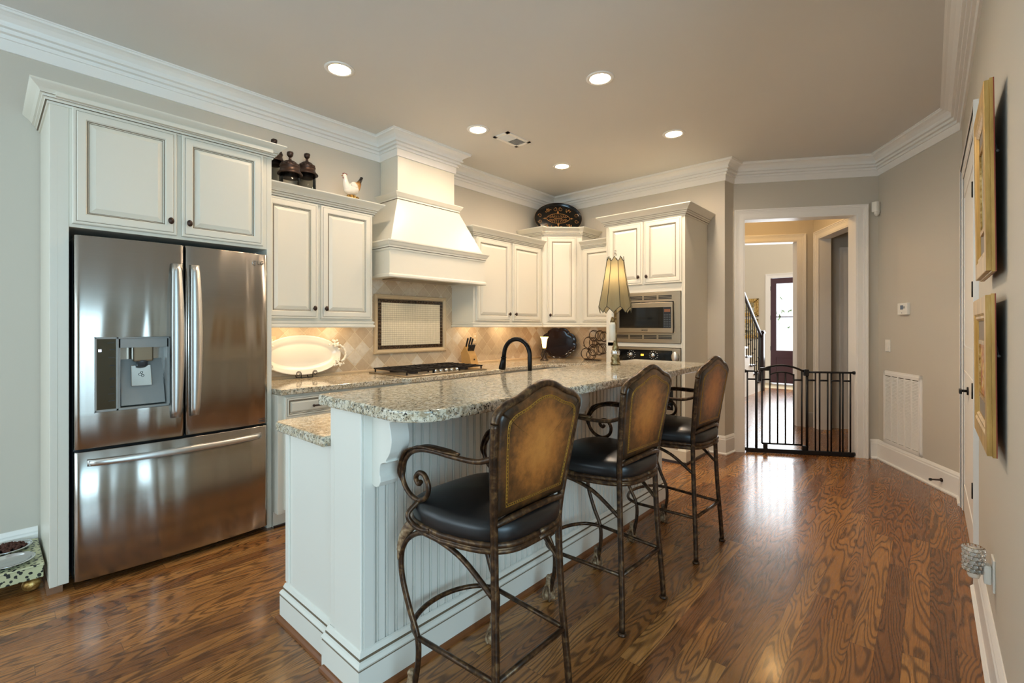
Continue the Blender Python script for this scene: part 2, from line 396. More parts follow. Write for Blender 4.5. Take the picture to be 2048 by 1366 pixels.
def thing(name, label, cat, loc, group=None, rz=0):
    o = bpy.data.objects.new(name, None); COL.objects.link(o); o.location = loc; o.rotation_euler = (0, 0, rz); o.empty_display_size = .1
    return tag(o, label, cat, group)
def struct(name, mb, mats, bevel=0): return tag(mb.build(name, mats, bevel=bevel), kind='structure')
def spline(pts, n=6):
    P = [Vector(p) for p in pts]; out = []
    for i in range(len(P)-1):
        p0 = P[max(i-1, 0)]; p1 = P[i]; p2 = P[i+1]; p3 = P[min(i+2, len(P)-1)]
        for k in range(n):
            t = k/n; out.append(.5*((2*p1)+(-p0+p2)*t+(2*p0-5*p1+4*p2-p3)*t*t+(-p0+3*p1-3*p2+p3)*t*t*t))
    out.append(P[-1]); return out
def frame(o, u, n):   # matrix: local (u along, n out, z up)
    u = Vector(u).normalized(); n = Vector(n).normalized()
    return Matrix(((u.x, n.x, 0, o[0]), (u.y, n.y, 0, o[1]), (0, 0, 1, o[2] if len(o) > 2 else 0), (0, 0, 0, 1)))
def text_mesh(name, txt, size, mat, parent, xf, extrude=.0012):
    cu = bpy.data.curves.new(name, 'FONT'); cu.body = txt; cu.size = size; cu.extrude = extrude; cu.align_x = 'CENTER'; cu.align_y = 'CENTER'
    to = bpy.data.objects.new('tmp', cu); COL.objects.link(to); bpy.context.view_layer.update()
    me = bpy.data.meshes.new_from_object(to.evaluated_get(bpy.context.evaluated_depsgraph_get())); bpy.data.objects.remove(to)
    me.transform(xf); me.materials.clear(); me.materials.append(mat); me.name = name
    o = bpy.data.objects.new(name, me); COL.objects.link(o); o.parent = parent
    off = Vector((0, 0, 0)); p = parent
    while p is not None: off += p.location; p = p.parent
    me.transform(Matrix.Translation(-off)); return o

# ------------------------------------------------------------------ plan constants
XW = -3.72; YB = 5.0; XR = .18; ZC = 2.97; RETX = -1.556
CX, CY = -.38, 5.86; c30 = math.cos(PI/6)
def HW(a, b, z=0): return (CX-c30*a-.5*b, CY-.5*a+c30*b)          # a: left along the doorway wall, b: beyond it
HM = Matrix(((-c30, -.5, 0, CX), (-.5, c30, 0, CY), (0, 0, 1, 0), (0, 0, 0, 1)))  # local (a, b, z)
INN = HW(1.328, 0)                                                # doorway wall meets the return wall
GEND = (XR, CY-(XR-CX)*c30/.5)
T = .12

# ------------------------------------------------------------------ room shell
m = MB(); m.box(-6.5, 3.0, -4.0, 11.05, -.1, 0); struct('floor', m, M['floor'])
m = MB(); m.box(-6.5, 2.5, 11.05, 12.4, -.1, 0.001); struct('floor_entry', m, M['tilefloor'])
m = MB(); m.prism([(XW-T, -3.8), (2.9, -3.8), (2.9, 1.62), (XR+T, 1.62), (XR+T, GEND[1]+.05), (CX+.1, CY+.1), HW(1.35, .1), (RETX-.1, YB+T), (XW-T, YB+T)], ZC, ZC+.1); struct('ceiling', m, M['ceiling'])
m = MB()   # left wall with a window opening behind the camera
m.box(XW-T, XW, -.9, YB+T, 0, ZC); m.box(XW-T, XW, -3.8, -3.1, 0, ZC); m.box(XW-T, XW, -3.1, -.9, 0, .6); m.box(XW-T, XW, -3.1, -.9, 2.5, ZC); struct('wall_left', m, M['wall'])
m = MB()
m.box(XW, -3.4, -3.8, -3.7, 0, ZC); m.box(-.4, 2.9, -3.8, -3.7, 0, ZC); m.box(-3.4, -.4, -3.8, -3.7, 0, .45); m.box(-3.4, -.4, -3.8, -3.7, 2.55, ZC); struct('wall_rear', m, M['wall'])
for i, (a, b, y) in enumerate([(-3.4, -.4, -3.75)]):
    m = MB(); 
    for x in (-3.4, -2.42, -1.42, -.44): m.box(x, x+.05, y-.03, y+.03, .45, 2.55)
    for z in (.45, 1.5, 2.5): m.box(a, b, y-.03, y+.03, z, z+.05)
    struct('window_1', m, M['white'])
m = MB()
for y in (-3.1, -2.03, -.95): m.box(XW-.08, XW-.03, y, y+.05, .6, 2.5)
for z in (.6, 1.5, 2.45): m.box(XW-.08, XW-.03, -3.1, -.9, z, z+.05)
struct('window_2', m, M['white'])
m = MB()
for y in (-2.15, -1.25, -.3, .6): m.box(2.83, 2.88, y, y+.05, .5, 2.55)
for z in (.5, 1.5, 2.5): m.box(2.83, 2.88, -2.15, .65, z, z+.05)
struct('added_side_window', m, M['white'])  # unseen window added to go with the side fill
m = MB(); m.prism([(XW-T, YB), (RETX, YB), (INN[0]-.0, INN[1]), (INN[0]-.06, INN[1]+.1), (RETX-.1, YB+T), (XW-T, YB+T)], 0, ZC); struct('wall_back', m, M['wall'])
# right wall with the door opening
DY0, DY1, DZ = 3.35, 4.60, 2.34
m = MB(); m.box(XR, XR+T, 1.52, DY0, 0, ZC); m.box(XR, 2.9, 1.52, 1.62, 0, ZC); m.box(2.8, 2.9, -3.8, -2.15, 0, ZC); m.box(2.8, 2.9, .65, 1.52, 0, ZC); m.box(2.8, 2.9, -2.15, .65, 0, .5); m.box(2.8, 2.9, -2.15, .65, 2.55, ZC); m.box(XR, XR+T, DY1, GEND[1]+.08, 0, ZC); m.box(XR, XR+T, DY0, DY1, DZ, ZC); struct('wall_right', m, M['wall'])  # stops short out of view to let the added side light in
# doorway wall (rotated 30 degrees) with cased opening
OA0, OA1, OZ = .20, 1.222, 2.405; WT = .14
m = MB(HM); m.box(OA1, 1.40, 0, WT, 0, ZC+.05); m.box(-.02, OA0, 0, WT, 0, ZC+.05); m.box(OA0, OA1, 0, WT, OZ, ZC+.05); struct('wall_doorway', m, M['wall'])
# grille wall
m = MB(); g0 = (CX, CY); g1 = GEND; d = (.5*T*0, 0)
m.prism([g0, g1, (g1[0]+.1, g1[1]+.1), (g0[0]+.12*c30, g0[1]+.06)], 0, ZC); struct('wall_angled', m, M['wall'])
# hall beyond
EB = 1.50
m = MB(HM); m.box(1.30, 1.42, EB, EB+.13, 0, 2.9); m.box(-.02, .195, EB, EB+.13, 0, 2.9); m.box(.195, 1.30, EB, EB+.13, OZ, 2.9); struct('wall_hall_end', m, M['wall'])
m = MB(HM); m.box(-.13, 0, 1.33, EB+.13, 0, 2.9); m.box(-.13, 0, WT, .33, 0, 2.9); m.box(-.13, 0, .33, 1.33, OZ, 2.9); struct('wall_hall_right', m, M['wall'])
m = MB(HM); m.box(1.42, 1.50, WT+.05, EB+.13, 0, 2.9); struct('wall_hall_left', m, M['wall'])
m = MB(HM); m.box(-1.6, 1.50, .14, EB+.13, 2.9, 2.98); struct('ceiling_hall', m, M['ceiling'])
m = MB(HM); m.box(-1.6, -.13, 1.45, 1.57, 0, 2.9); m.box(-1.7, -1.6, .0, 1.57, 0, 2.9); m.box(-1.6, -.12, .03, .14, 0, 2.9); struct('wall_side_room', m, M['wall'])
# foyer
YF = 12.0
m = MB(); m.box(-6.5, -2.74, YF, YF+.15, 0, 5.0); m.box(-1.80, 2.4, YF, YF+.15, 0, 5.0); m.box(-2.74, -1.80, YF, YF+.15, 2.42, 5.0); struct('wall_foyer_end', m, M['foyer_wall'])
m = MB(); m.box(-6.6, -6.5, 5.2, YF, 0, 5.0); struct('wall_foyer_left', m, M['foyer_wall'])
m = MB(); m.box(1.6, 1.7, 7.0, YF, 0, 5.0); struct('wall_foyer_right', m, M['foyer_wall'])
m = MB(); m.box(-6.5, 1.7, 5.3, YF+.15, 5.0, 5.1); struct('ceiling_foyer', m, M['ceiling'])
m = MB(HM); m.box(-2.4, 4.2, EB+.14, EB+.16, 2.9, 5.0); m.box(-2.4, -.13, EB+.135, EB+.155, 0, 2.9); m.box(1.42, 4.2, EB+.135, EB+.155, 0, 2.9); struct('wall_foyer_front', m, M['foyer_wall'])

# crown moulding round the kitchen
z = ZC
CR = [(0, z-.190), (.012, z-.190), (.014, z-.130), (.030, z-.132), (.032, z-.121), (.021, z-.117), (.023, z-.108), (.046, z-.106), (.048, z-.095), (.037, z-.091), (.039, z-.082), (.062, z-.080), (.064, z-.069), (.053, z-.065), (.058, z-.052), (.080, z-.032), (.100, z-.022), (.114, z-.020), (.114, z-.008), (.122, z-.007), (.122, z), (0, z)]
HX, HY0, HY1 = -3.45, 2.39, 3.04
m = MB(); m.sweep([(XW, -3.6), (XW, HY0), (HX, HY0), (HX, HY1), (XW, HY1), (XW, YB), (RETX, YB), INN, (CX, CY), GEND, (XR, 1.52), (2.8, 1.52)], CR, side=-1); struct('trim_crown', m, M['white'])
# baseboards
BB = [(0, 0), (.030, 0), (.032, .012), (.022, .022), (.018, .022), (.018, .150), (.014, .160), (.014, .168), (.009, .180), (.004, .190), (0, .190)]
m = MB(); m.sweep([(XW, -3.6), (XW, .205)], BB, side=-1); struct('baseboard_left', m, M['white'])
m = MB(); m.sweep([(-1.725, YB), (RETX, YB), INN], BB, side=-1); struct('baseboard_back', m, M['white'])
m = MB(); m.sweep([HW(.075, 0), (CX, CY), GEND, (XR, DY1+.10)], BB, side=-1); struct('baseboard_angled', m, M['white'])
m = MB(); m.sweep([(XR, DY0-.09), (XR, 1.52), (2.8, 1.52)], BB, side=-1); struct('baseboard_right', m, M['white'])
m = MB(HM); m.sweep([(.08, EB), (0, EB), (0, 1.42)], BB, side=-1); struct('baseboard_hall', m, M['white'])
# casings: nested profile strips round an opening, in local (a, b, z)
def casing(name, xf, a0, a1, ztop, face, out, width=.10, z0=0):
    m = MB(xf); g = [(0, .012), (.012, .016), (.055, .016), (.060, .020), (.070, .020), (.074, .025), (width-.018, .025), (width-.012, .032), (width, .032)]
    for side in (0, 1):
        for i in range(len(g)-1):
            o0, h = g[i]; o1 = g[i+1][0]; h = g[i][1]
            aa0, aa1 = (a0-o1, a0-o0) if side == 0 else (a1+o0, a1+o1)
            m.box(aa0, aa1, face, face+out*h, z0, ztop+o1)
    for i in range(len(g)-1):
        o0, h = g[i]; o1 = g[i+1][0]; m.box(a0-o0, a1+o0, face, face+out*h, ztop+o0, ztop+o1)
    return struct(name, m, M['white'])
def jamb(name, xf, a0, a1, ztop, b0, b1):
    m = MB(xf); m.box(a0-.02, a0, b0, b1, 0, ztop); m.box(a1, a1+.02, b0, b1, 0, ztop); m.box(a0-.02, a1+.02, b0, b1, ztop, ztop+.02); return struct(name, m, M['white'])
casing('trim_1', HM, OA0, OA1, OZ, 0, -1); jamb('trim_2', HM, OA0+.001, OA1-.001, OZ-.001, -.004, WT+.004)
casing('trim_3', HM, .197, 1.30, OZ, EB, -1); jamb('trim_4', HM, .197, 1.298, OZ-.001, EB-.004, EB+.134)
HS = HM @ Matrix(((0, 1, 0, 0), (1, 0, 0, 0), (0, 0, 1, 0), (0, 0, 0, 1)))     # local (b, a, z): the hall's right wall
casing('trim_5', HS, .33, 1.328, OZ, 0, 1); jamb('trim_6', HS, .332, 1.328, OZ-.001, -.134, .004)
casing('trim_7', HM, -1.15, -.375, OZ-.2, 1.45, -1)
# door in the side room (dark slab edge with hinges)
m = MB(HM); m.box(-.425, -.375, 1.36, 1.44, .01, 2.2); d3 = struct('door_3', m, M['dooredge'])
for zz in (.45, 1.0, 1.45, 1.95):
    m = MB(HM); m.box(-.375, -.362, 1.375, 1.405, zz, zz+.1); m.build('hinge', M['iron'], d3)
# right wall door
RW = Matrix(((0, 1, 0, 0), (1, 0, 0, 0), (0, 0, 1, 0), (0, 0, 0, 1)))          # local (y, x, z)
casing('trim_8', RW, DY0, DY1, DZ, XR, -.62, .085); jamb('trim_9', RW, DY0, DY1, DZ, XR-.004, XR+.1)
m = MB(); m.box(XR-.002, XR+.034, DY0+.003, DY1-.003, .008, DZ-.003, 0)
for (za, zb) in ((.2, 1.0), (1.15, 2.2)):
    m.box(XR-.006, XR-.002, DY0+.12, DY1-.12, za, za+.02); m.box(XR-.006, XR-.002, DY0+.12, DY1-.12, zb-.02, zb); m.box(XR-.006, XR-.002, DY0+.12, DY0+.14, za, zb); m.box(XR-.006, XR-.002, DY1-.14, DY1-.12, za, zb)
d2 = struct('door_2', m, M['white'])
for zz in (.42, .93, 1.45, 1.96):
    m = MB(); m.tube([(XR-.016, DY0+.01, zz), (XR-.016, DY0+.01, zz+.08)], .006, 8); m.box(XR-.016, XR-.002, DY0-.0, DY0+.025, zz, zz+.08); m.build('hinge', M['iron'], d2)
m = MB(); m.tube([(XR-.004, 4.05, .90), (XR-.04, 4.05, .90)], .008, 8); m.box(XR-.046, XR-.034, 3.97, 4.06, .888, .912); m.lathe([(.025, -.004), (.025, .004)], (XR-.006, 4.05, .90), axis='x'); m.build('door_handle', M['iron'], d2)

# ------------------------------------------------------------------ front door in the foyer
m = MB(); FX0, FX1 = -2.73, -1.81
for bx in ((FX0, FX0+.11, .02, 2.40), (FX1-.11, FX1, .02, 2.40), (FX0+.11, FX1-.11, 2.275, 2.40), (FX0+.11, FX1-.11, .60, .755), (FX0+.11, FX1-.11, .02, .16)): m.box(bx[0], bx[1], YF-.0, YF+.045, bx[2], bx[3])
m.box(FX0+.11, FX1-.11, YF+.012, YF+.035, .16, .60); m.box(FX0+.16, FX1-.16, YF+.004, YF+.012, .22, .54)
for x in (-2.285,): m.box(x, x+.03, YF+.008, YF+.034, .755, 2.275)
m.box(FX0+.1, FX1-.1, YF+.008, YF+.034, 1.505, 1.53)
fd = struct('door_1', m, M['mahogany'])
m = MB(); m.box(FX0+.1, FX1-.1, YF+.018, YF+.022, .75, 2.28); m.build('glass_pane', M['pane'], fd)
for zz in (.75, 1.45, 2.12):
    m = MB(); m.box(FX0-.004, FX0+.008, YF-.012, YF+.0, zz, zz+.10); m.build('hinge', M['black'], fd)
XM = Matrix.Identity(4); casing('trim_10', XM, FX0-.002, FX1+.002, 2.402, YF, -1, .10)
# trees outside the front door
t = NT('tree_foliage'); n = t.noise(t.coord(), 3.0, 4, .7); t.set(Base_Color=t.ramp(n, [(.4, C('#5B6B45')), (.7, C('#8C9A6C'))]), Roughness=.8); M['leaf'] = t.m
def tree(x, y, h, sd, label):
    rnd = random.Random(sd); r = thing('tree', label, 'tree', (x, y, 0))
    m = MB(); m.tube([(x, y, 0), (x+.1, y, h*.5), (x, y+.1, h)], [.09, .06, .02], 8); m.build('trunk', M['treewood'], r)
    m = MB()
    for k in range(170):
        a = rnd.uniform(0, 2*PI); zz = rnd.uniform(.35, 1)*h; rr = rnd.uniform(.1, 1.1)*(1.1-zz/h)*1.6+.15
        c = Vector((x+rr*math.cos(a), y+rr*math.sin(a), zz)); q = [Vector((rnd.uniform(-1, 1), rnd.uniform(-1, 1), rnd.uniform(-1, 1)))*.09 for _ in range(4)]
        m.add([c+q[0], c+q[1], c+q[2], c-q[0]], [(0, 1, 2), (0, 2, 3)])
    m.build('foliage', M['leaf'], r)
tree(-4.9, 19.0, 3.6, 3, 'leafy tree beyond the glass of the far entry door')
m = MB(); m.box(-30, 30, 12.4, 60, -.2, -.12); struct('ground', m, M['tilefloor'])

# ------------------------------------------------------------------ staircase in the foyer
st = thing('staircase', 'staircase with black iron railing beside the far entry door', 'staircase', (-2.9, 9.2, 0))
SX = -2.55; n = 11; RI = .18; GO = .27; Y0 = 10.45
m = MB(); pr = [(Y0, 0)]
for i in range(n): pr += [(Y0-i*GO, (i+1)*RI), (Y0-(i+1)*GO, (i+1)*RI)]
pr += [(Y0-n*GO, 0)]
vs = [(SX, y, zz) for y, zz in pr]+[(SX-1.1, y, zz) for y, zz in pr]; k = len(pr)
m.add(vs, [tuple(range(k)), tuple(range(k, 2*k))[::-1]]+[(i, (i+1) % k, k+(i+1) % k, k+i) for i in range(k)]); m.build('stringer', M['white'], st)
m = MB()
for i in range(n): m.box(SX-1.1, SX+.035, Y0-(i+1)*GO-.005, Y0-i*GO+.03, (i+1)*RI, (i+1)*RI+.03)
m.build('treads', M['treewood'], st)
m = MB(); m.box(SX-.05, SX+.05, Y0-.02, Y0+.08, .0, 1.16); m.box(SX-.065, SX+.065, Y0-.035, Y0+.095, 1.16, 1.19); m.box(SX-.05, SX+.05, Y0-.02, Y0+.08, 1.19, 1.22); m.build('newel_post', M['treewood'], st, bevel=.006)
m = MB(); m.tube([(SX, Y0, 1.10), (SX, Y0-n*GO, 1.10+n*RI)], .032, 10); m.build('handrail', M['treewood'], st)
for i in range(n):
    for h in (.07, .20):
        y = Y0-i*GO-h; zt = 1.08+(Y0-y)*RI/GO; m = MB(); m.tube([(SX, y, (i+1)*RI+.03), (SX, y, zt)], .008, 6)
        kz = (i+1)*RI+.25+.25*(h > .1); m.ball((SX, y, kz), .018); m.build('baluster', M['iron'], st)
def wall_picture(name, label, x0, x1, z0, z1):
    r = thing(name, label, 'picture', ((x0+x1)/2, YF-.02, z0)); m = MB()
    for i, (a, h) in enumerate(((0, .03), (.03, .045), (.06, .03))):
        b = a+.03; m.box(x0+a, x1-a, YF-h, YF, z1-b, z1-a); m.box(x0+a, x1-a, YF-h, YF, z0+a, z0+b); m.box(x0+a, x0+b, YF-h, YF, z0+a, z1-a); m.box(x1-b, x1-a, YF-h, YF, z0+a, z1-a)
    m.build('frame', M['gold'], r, bevel=.004); m = MB(); m.box(x0+.08, x1-.08, YF-.02, YF, z0+.08, z1-.08); m.build('canvas', M['paint_a'], r)
wall_picture('framed_picture', 'gold framed landscape left of the entry door, the higher of two', -3.55, -2.98, 1.54, 1.95)
wall_picture('framed_picture', 'small gold framed picture behind the stair newel, the lower of two', -3.45, -2.99, 1.02, 1.47)

# ------------------------------------------------------------------ cabinets
def door_panel(m, w_, h_, t0=.0, th=.021, fr=.062, drawer=False):
    # concentric raised panel in local (u 0..w, n out, z 0..h); material 1 = dark glaze
    if drawer: fr = .034
    rings = [(0, t0, 0), (0, t0+th-.006, 0), (.004, t0+th-.002, 0), (.013, t0+th-.002, 0), (.0145, t0+th-.004, 1), (.016, t0+th-.002, 0), (.020, t0+th, 0), (fr-.012, t0+th, 0), (fr-.009, t0+th-.004, 0), (fr-.007, t0+th-.006, 1), (fr-.003, t0+th-.006, 0), (fr, t0+th-.012, 1), (fr+.0025, t0+th-.012, 0), (fr+.026, t0+th-.002, 0)]
    if drawer: rings = rings[:-1]+[(fr+.012, t0+th-.004, 0)]
    vs = []; fs = []; ms = []
    for ins, n_, mm in rings: vs += [(ins, n_, ins), (w_-ins, n_, ins), (w_-ins, n_, h_-ins), (ins, n_, h_-ins)]
    for i in range(len(rings)-1):
        for k in range(4):
            k2 = (k+1) % 4; fs.append((i*4+k, i*4+k2, i*4+4+k2, i*4+4+k)); ms.append(rings[i][2])
    L = (len(rings)-1)*4; fs += [(L, L+1, L+2, L+3), (3, 2, 1, 0)]; ms += [0, 0]
    m.add(vs, fs); m.mi[-len(fs):] = ms
def knob(parent, xf, u, n_, z_):
    m = MB(xf); m.lathe([(.006, 0), (.005, .012), (.012, .016), (.016, .022), (.013, .028), (.0, .030)], (0, 0, 0), 14, axis='y', sx=1.25)
    for v in m.v[:]: pass
    M2 = xf @ Matrix.Translation((u, n_, z_)); mm = MB(M2); mm.lathe([(.006, 0), (.005, .012), (.011, .016), (.0145, .022), (.012, .028), (.0, .030)], (0, 0, 0), 14, axis='y', sx=1.3)
    return mm.build('knob', M['bronze'], parent)
def bar_pull(parent, xf, u, n_, z_, L=.10):
    m = MB(xf @ Matrix.Translation((u, n_, z_)))
    m.tube([(-L/2, .028, 0), (0, .032, 0), (L/2, .028, 0)], .006, 8); m.ball((-L/2, .028, 0), .009); m.ball((L/2, .028, 0), .009)
    for s_ in (-1, 1): m.tube([(s_*L*.38, 0, 0), (s_*L*.38, .03, 0)], .005, 8)
    return m.build('handle', M['bronze'], parent)
def add_door(parent, xf, u0, u1, z0, z1, kn=None, name='door'):
    m = MB(xf @ Matrix.Translation((u0, 0, z0))); door_panel(m, u1-u0, z1-z0, drawer=(name == 'drawer'))
    d = m.build(name, [M['cab'], M['glaze']], parent)
    if kn == 'L': knob(d, xf, u0+.032, .021, z0+.075)
    if kn == 'R': knob(d, xf, u1-.032, .021, z0+.075)
    if kn == 'B': bar_pull(d, xf, (u0+u1)/2, .021, (z0+z1)/2)
    return d
def crown_prof(zb, h=.085, out=.075):
    k = h/.085; q = out/.075
    return [(-.005, zb-.012*k), (.007*q, zb-.012*k), (.009*q, zb), (.016*q, zb), (.016*q, zb+.0022), (.018*q, zb+.012*k), (.026*q, zb+.014*k), (.026*q, zb+.0165*k), (.028*q, zb+.026*k), (.036*q, zb+.028*k), (.036*q, zb+.031*k), (.036*q, zb+.036*k), (.046*q, zb+.050*k), (.062*q, zb+.064*k), (.072*q, zb+.074*k), (.075*q, zb+.079*k), (.075*q, zb+.085*k), (-.005, zb+.085*k)]
CM = {2: 1, 3: 1, 6: 1, 9: 1}
def val_prof(zb): return [(-.018, zb), (.012, zb), (.016, zb+.006), (.016, zb+.016), (.010, zb+.022), (.006, zb+.024), (.006, zb+.028), (.012, zb+.034), (.012, zb+.046), (.0, zb+.052), (-.018, zb+.052)]

# fridge enclosure
EX = -3.19
en = thing('refrigerator_cabinet', 'tall cream cabinet surround with two doors above the steel refrigerator', 'cabinet', (-3.46, .73, 0))
m = MB(); m.box(XW+.003, EX, .215, .245, 0, 2.41); m.box(XW+.003, EX, .245, .262, .03, 2.41); m.box(XW+.3, EX, .262, .285, 0.03, 2.41); m.build('side_panel', M['cab'], en, bevel=.002)
m = MB(); m.box(XW+.003, EX, 1.215, 1.245, .0, 2.41); m.build('side_panel', M['cab'], en, bevel=.002)
m = MB(); m.box(XW+.003, EX-.001, .285, 1.215, 1.795, 2.41); m.build('body', M['cab'], en, bevel=.002)
m = MB(); m.box(XW+.01, EX+.006, .206, .262, 0, .03); tag(m.build('shoe_strip', plain('worn_brown_wood', '#7D5A40', .6, 0, .3, 30), en), 'worn wood strip at the foot of the cabinet')
fx = frame((EX, .0, 0), (0, 1), (1, 0))
add_door(en, fx, .295, .728, 1.812, 2.39, 'R'); add_door(en, fx, .752, 1.188, 1.812, 2.39, 'L')
m = MB(); m.sweep([(XW+.002, .215), (EX, .215), (EX, 1.245), (XW+.36, 1.245)], crown_prof(2.392, .076, .070), side=-1, mats=CM); m.build('crown_moulding', [M['cab'], M['glaze']], en)
m = MB(); m.box(XW+.003, EX+.05, .235, 1.235, 2.41, 2.43); m.build('top_board', M['cab'], en)

# wall cabinets
UX = -3.39
def wall_cab(name, label, y0, y1, doors, left_panel=True):
    r = thing(name, label, 'cabinet', ((XW+UX)/2, (y0+y1)/2, 1.345))
    m = MB(); m.box(XW+.003, UX, y0, y1, 1.344, 2.215); m.build('body', M['cab'], r, bevel=.002)
    fx = frame((UX, 0, 0), (0, 1), (1, 0))
    for (a, b, kn) in doors: add_door(r, fx, a, b, 1.358, 2.20, kn)
    return r
c1 = wall_cab('wall_cabinet', 'cream two-door wall cabinet holding jars and a hen on top, left of the hood', 1.247, 2.105, [(1.27, 1.643, 'R'), (1.667, 2.092, 'L')])
m = MB(); m.sweep([(UX, 1.247), (UX, 2.105), (XW+.002, 2.105)], crown_prof(2.205), side=-1, mats=CM); m.build('crown_moulding', [M['cab'], M['glaze']], c1)
m = MB(); m.sweep([(UX, 1.247), (UX, 2.105), (XW+.02, 2.105)], val_prof(1.292), side=-1); m.build('valance', M['cab'], c1)
c2 = wall_cab('wall_cabinet', 'cream two-door wall cabinet between the hood and the corner cabinet', 3.235, 4.335, [(3.268, 3.775, 'R'), (3.812, 4.30, 'L')])
m = MB(); m.sweep([(XW+.002, 3.235), (UX, 3.235), (UX, 4.335)], crown_prof(2.205), side=-1, mats=CM); m.build('crown_moulding', [M['cab'], M['glaze']], c2)
m = MB(); m.sweep([(XW+.02, 3.235), (UX, 3.235), (UX, 4.335)], val_prof(1.292), side=-1); m.build('valance', M['cab'], c2)
# corner cabinet, diagonal front
A = (UX, 4.36); B = (-3.075, 4.675)
cc = thing('corner_cabinet', 'tall single-door diagonal corner cabinet with the oval tray on top', 'cabinet', (-3.5, 4.75, 1.345))
m = MB(); m.prism([(XW+.003, 4.34), (UX, 4.34), A, B, (-3.055, 4.675), (-3.055, YB-.003), (XW+.003, YB-.003)], 1.344, 2.37); m.build('body', M['cab'], cc, bevel=.002)
fx = frame(A, (B[0]-A[0], B[1]-A[1]), (1, -1)); LD = math.hypot(B[0]-A[0], B[1]-A[1])
add_door(cc, fx, .052, LD-.052, 1.358, 2.345, 'L')
m = MB(); m.sweep([(XW+.002, 4.34), (UX-.0, 4.34), A, B, (-3.055, 4.675), (-3.055, YB-.003)], crown_prof(2.365, .088, .08), side=-1, mats=CM); m.build('crown_moulding', [M['cab'], M['glaze']], cc)
m = MB(); m.prism([(XW+.01, 4.36), (UX+.02, 4.36), (-3.08, 4.66), (-3.06, YB-.01), (XW+.01, YB-.01)], 2.37, 2.412); m.build('top_board', M['cab'], cc)
m = MB(); m.sweep([(UX, 4.345), A, B, (-3.055, 4.675)], val_prof(1.292), side=-1); m.build('valance', M['cab'], cc)
c3 = thing('wall_cabinet', 'narrow cream wall cabinet partly behind the lamp, right of the corner cabinet', 'cabinet', (-2.81, 4.84, 1.345))
m = MB(); m.box(-3.053, -2.573, 4.675, YB-.003, 1.344, 2.215); m.build('body', M['cab'], c3, bevel=.002)
fx = frame((0, 4.675, 0), (1, 0), (0, -1)); add_door(c3, fx, -3.03, -2.60, 1.358, 2.20, 'R')
m = MB(); m.sweep([(-3.053, 4.675), (-2.573, 4.675)], crown_prof(2.205), side=-1, mats=CM); m.build('crown_moulding', [M['cab'], M['glaze']], c3)
m = MB(); m.sweep([(-3.053, 4.675), (-2.573, 4.675)], val_prof(1.292), side=-1); m.build('valance', M['cab'], c3)

# tall oven cabinet
TX0, TX1, TY = -2.57, -1.727, 4.40
tc = thing('oven_cabinet', 'tall cream cabinet holding the microwave and wall oven', 'cabinet', ((TX0+TX1)/2, 4.7, 0))
m = MB()
m.box(TX0, TX0+.02, TY, YB-.003, .0, 2.37); m.box(TX1-.02, TX1, TY, YB-.003, .0, 2.37); m.box(TX0+.02, TX1-.02, YB-.02, YB-.003, 0, 2.37)
m.box(TX0+.02, TX1-.02, TY, YB-.02, 1.64, 2.37); m.box(TX0+.02, TX1-.02, TY, YB-.02, 1.095, 1.135); m.box(TX0+.02, TX1-.02, TY, YB-.02, .1, .36)
m.box(TX0+.02, TX0+.09, TY, TY+.03, .1, 1.7); m.box(TX1-.035, TX1-.02, TY, TY+.03, .1, 1.7)
m.build('body', M['cab'], tc, bevel=.002)
fx = frame((0, TY, 0), (1, 0), (0, -1))
add_door(tc, fx, -2.535, -2.155, 1.72, 2.345, 'R'); add_door(tc, fx, -2.132, -1.755, 1.72, 2.345, 'L')
add_door(tc, fx, -2.50, -1.79, .13, .35, None, 'drawer')
m = MB(); m.sweep([(TX0, YB-.06), (TX0, TY), (TX1, TY), (TX1, YB-.003)], crown_prof(2.365, .088, .08), side=-1, mats=CM); m.build('crown_moulding', [M['cab'], M['glaze']], tc)
m = MB(); m.sweep([(TX0, TY), (TX1, TY), (TX1, YB-.02)], [(0, .02), (.018, .02), (.018, .12), (.01, .135), (0, .14)], side=-1); m.build('base_moulding', M['cab'], tc)
m = MB(); m.sweep([(TX0, TY-.018), (TX1+.018, TY-.018), (TX1+.018, YB-.02)], [(0, 0), (.014, 0), (.010, .018), (0, .022)], side=-1); m.build('shoe_strip', M['treewood'], tc)

# microwave
mw = thing('microwave', 'stainless built-in microwave with vented trim above the wall oven', 'microwave', (-2.115, 4.4, 1.14))
MX0, MX1, MZ0, MZ1 = -2.475, -1.765, 1.138, 1.637
m = MB(); f = TY-.012
def frame_boxes(m, x0, x1, z0, z1, xi0, xi1, zi0, zi1, y0, y1):
    m.box(x0, x1, y0, y1, zi1, z1); m.box(x0, x1, y0, y1, z0, zi0); m.box(x0, xi0, y0, y1, zi0, zi1); m.box(xi1, x1, y0, y1, zi0, zi1)
frame_boxes(m, MX0, MX1, MZ0, MZ1, -2.42, -1.832, 1.24, 1.545, f, TY); m.build('trim_frame', M['steelflat'], mw, bevel=.002)
for i in range(4):
    for zz in (1.178, 1.566):
        for k in range(3):
            m = MB(); x = -2.44+i*.152; m.box(x, x+.133, f-.0015, f+.001, zz+k*.014, zz+k*.014+.009); m.build('vent_slot', M['black'], mw)
m = MB(); frame_boxes(m, -2.422, -1.834, 1.238, 1.535, -2.40, -1.85, 1.285, 1.488, f-.02, TY-.001); m.build('door', M['steelflat'], mw, bevel=.003)
m = MB(); m.box(-2.402, -1.930, f-.014, f-.006, 1.285, 1.49); wn = m.build('window', M['blackgloss'], mw)
m = MB(); m.box(-1.930, -1.848, f-.016, f-.006, 1.285, 1.49); cp = m.build('control_panel', M['black'], mw)
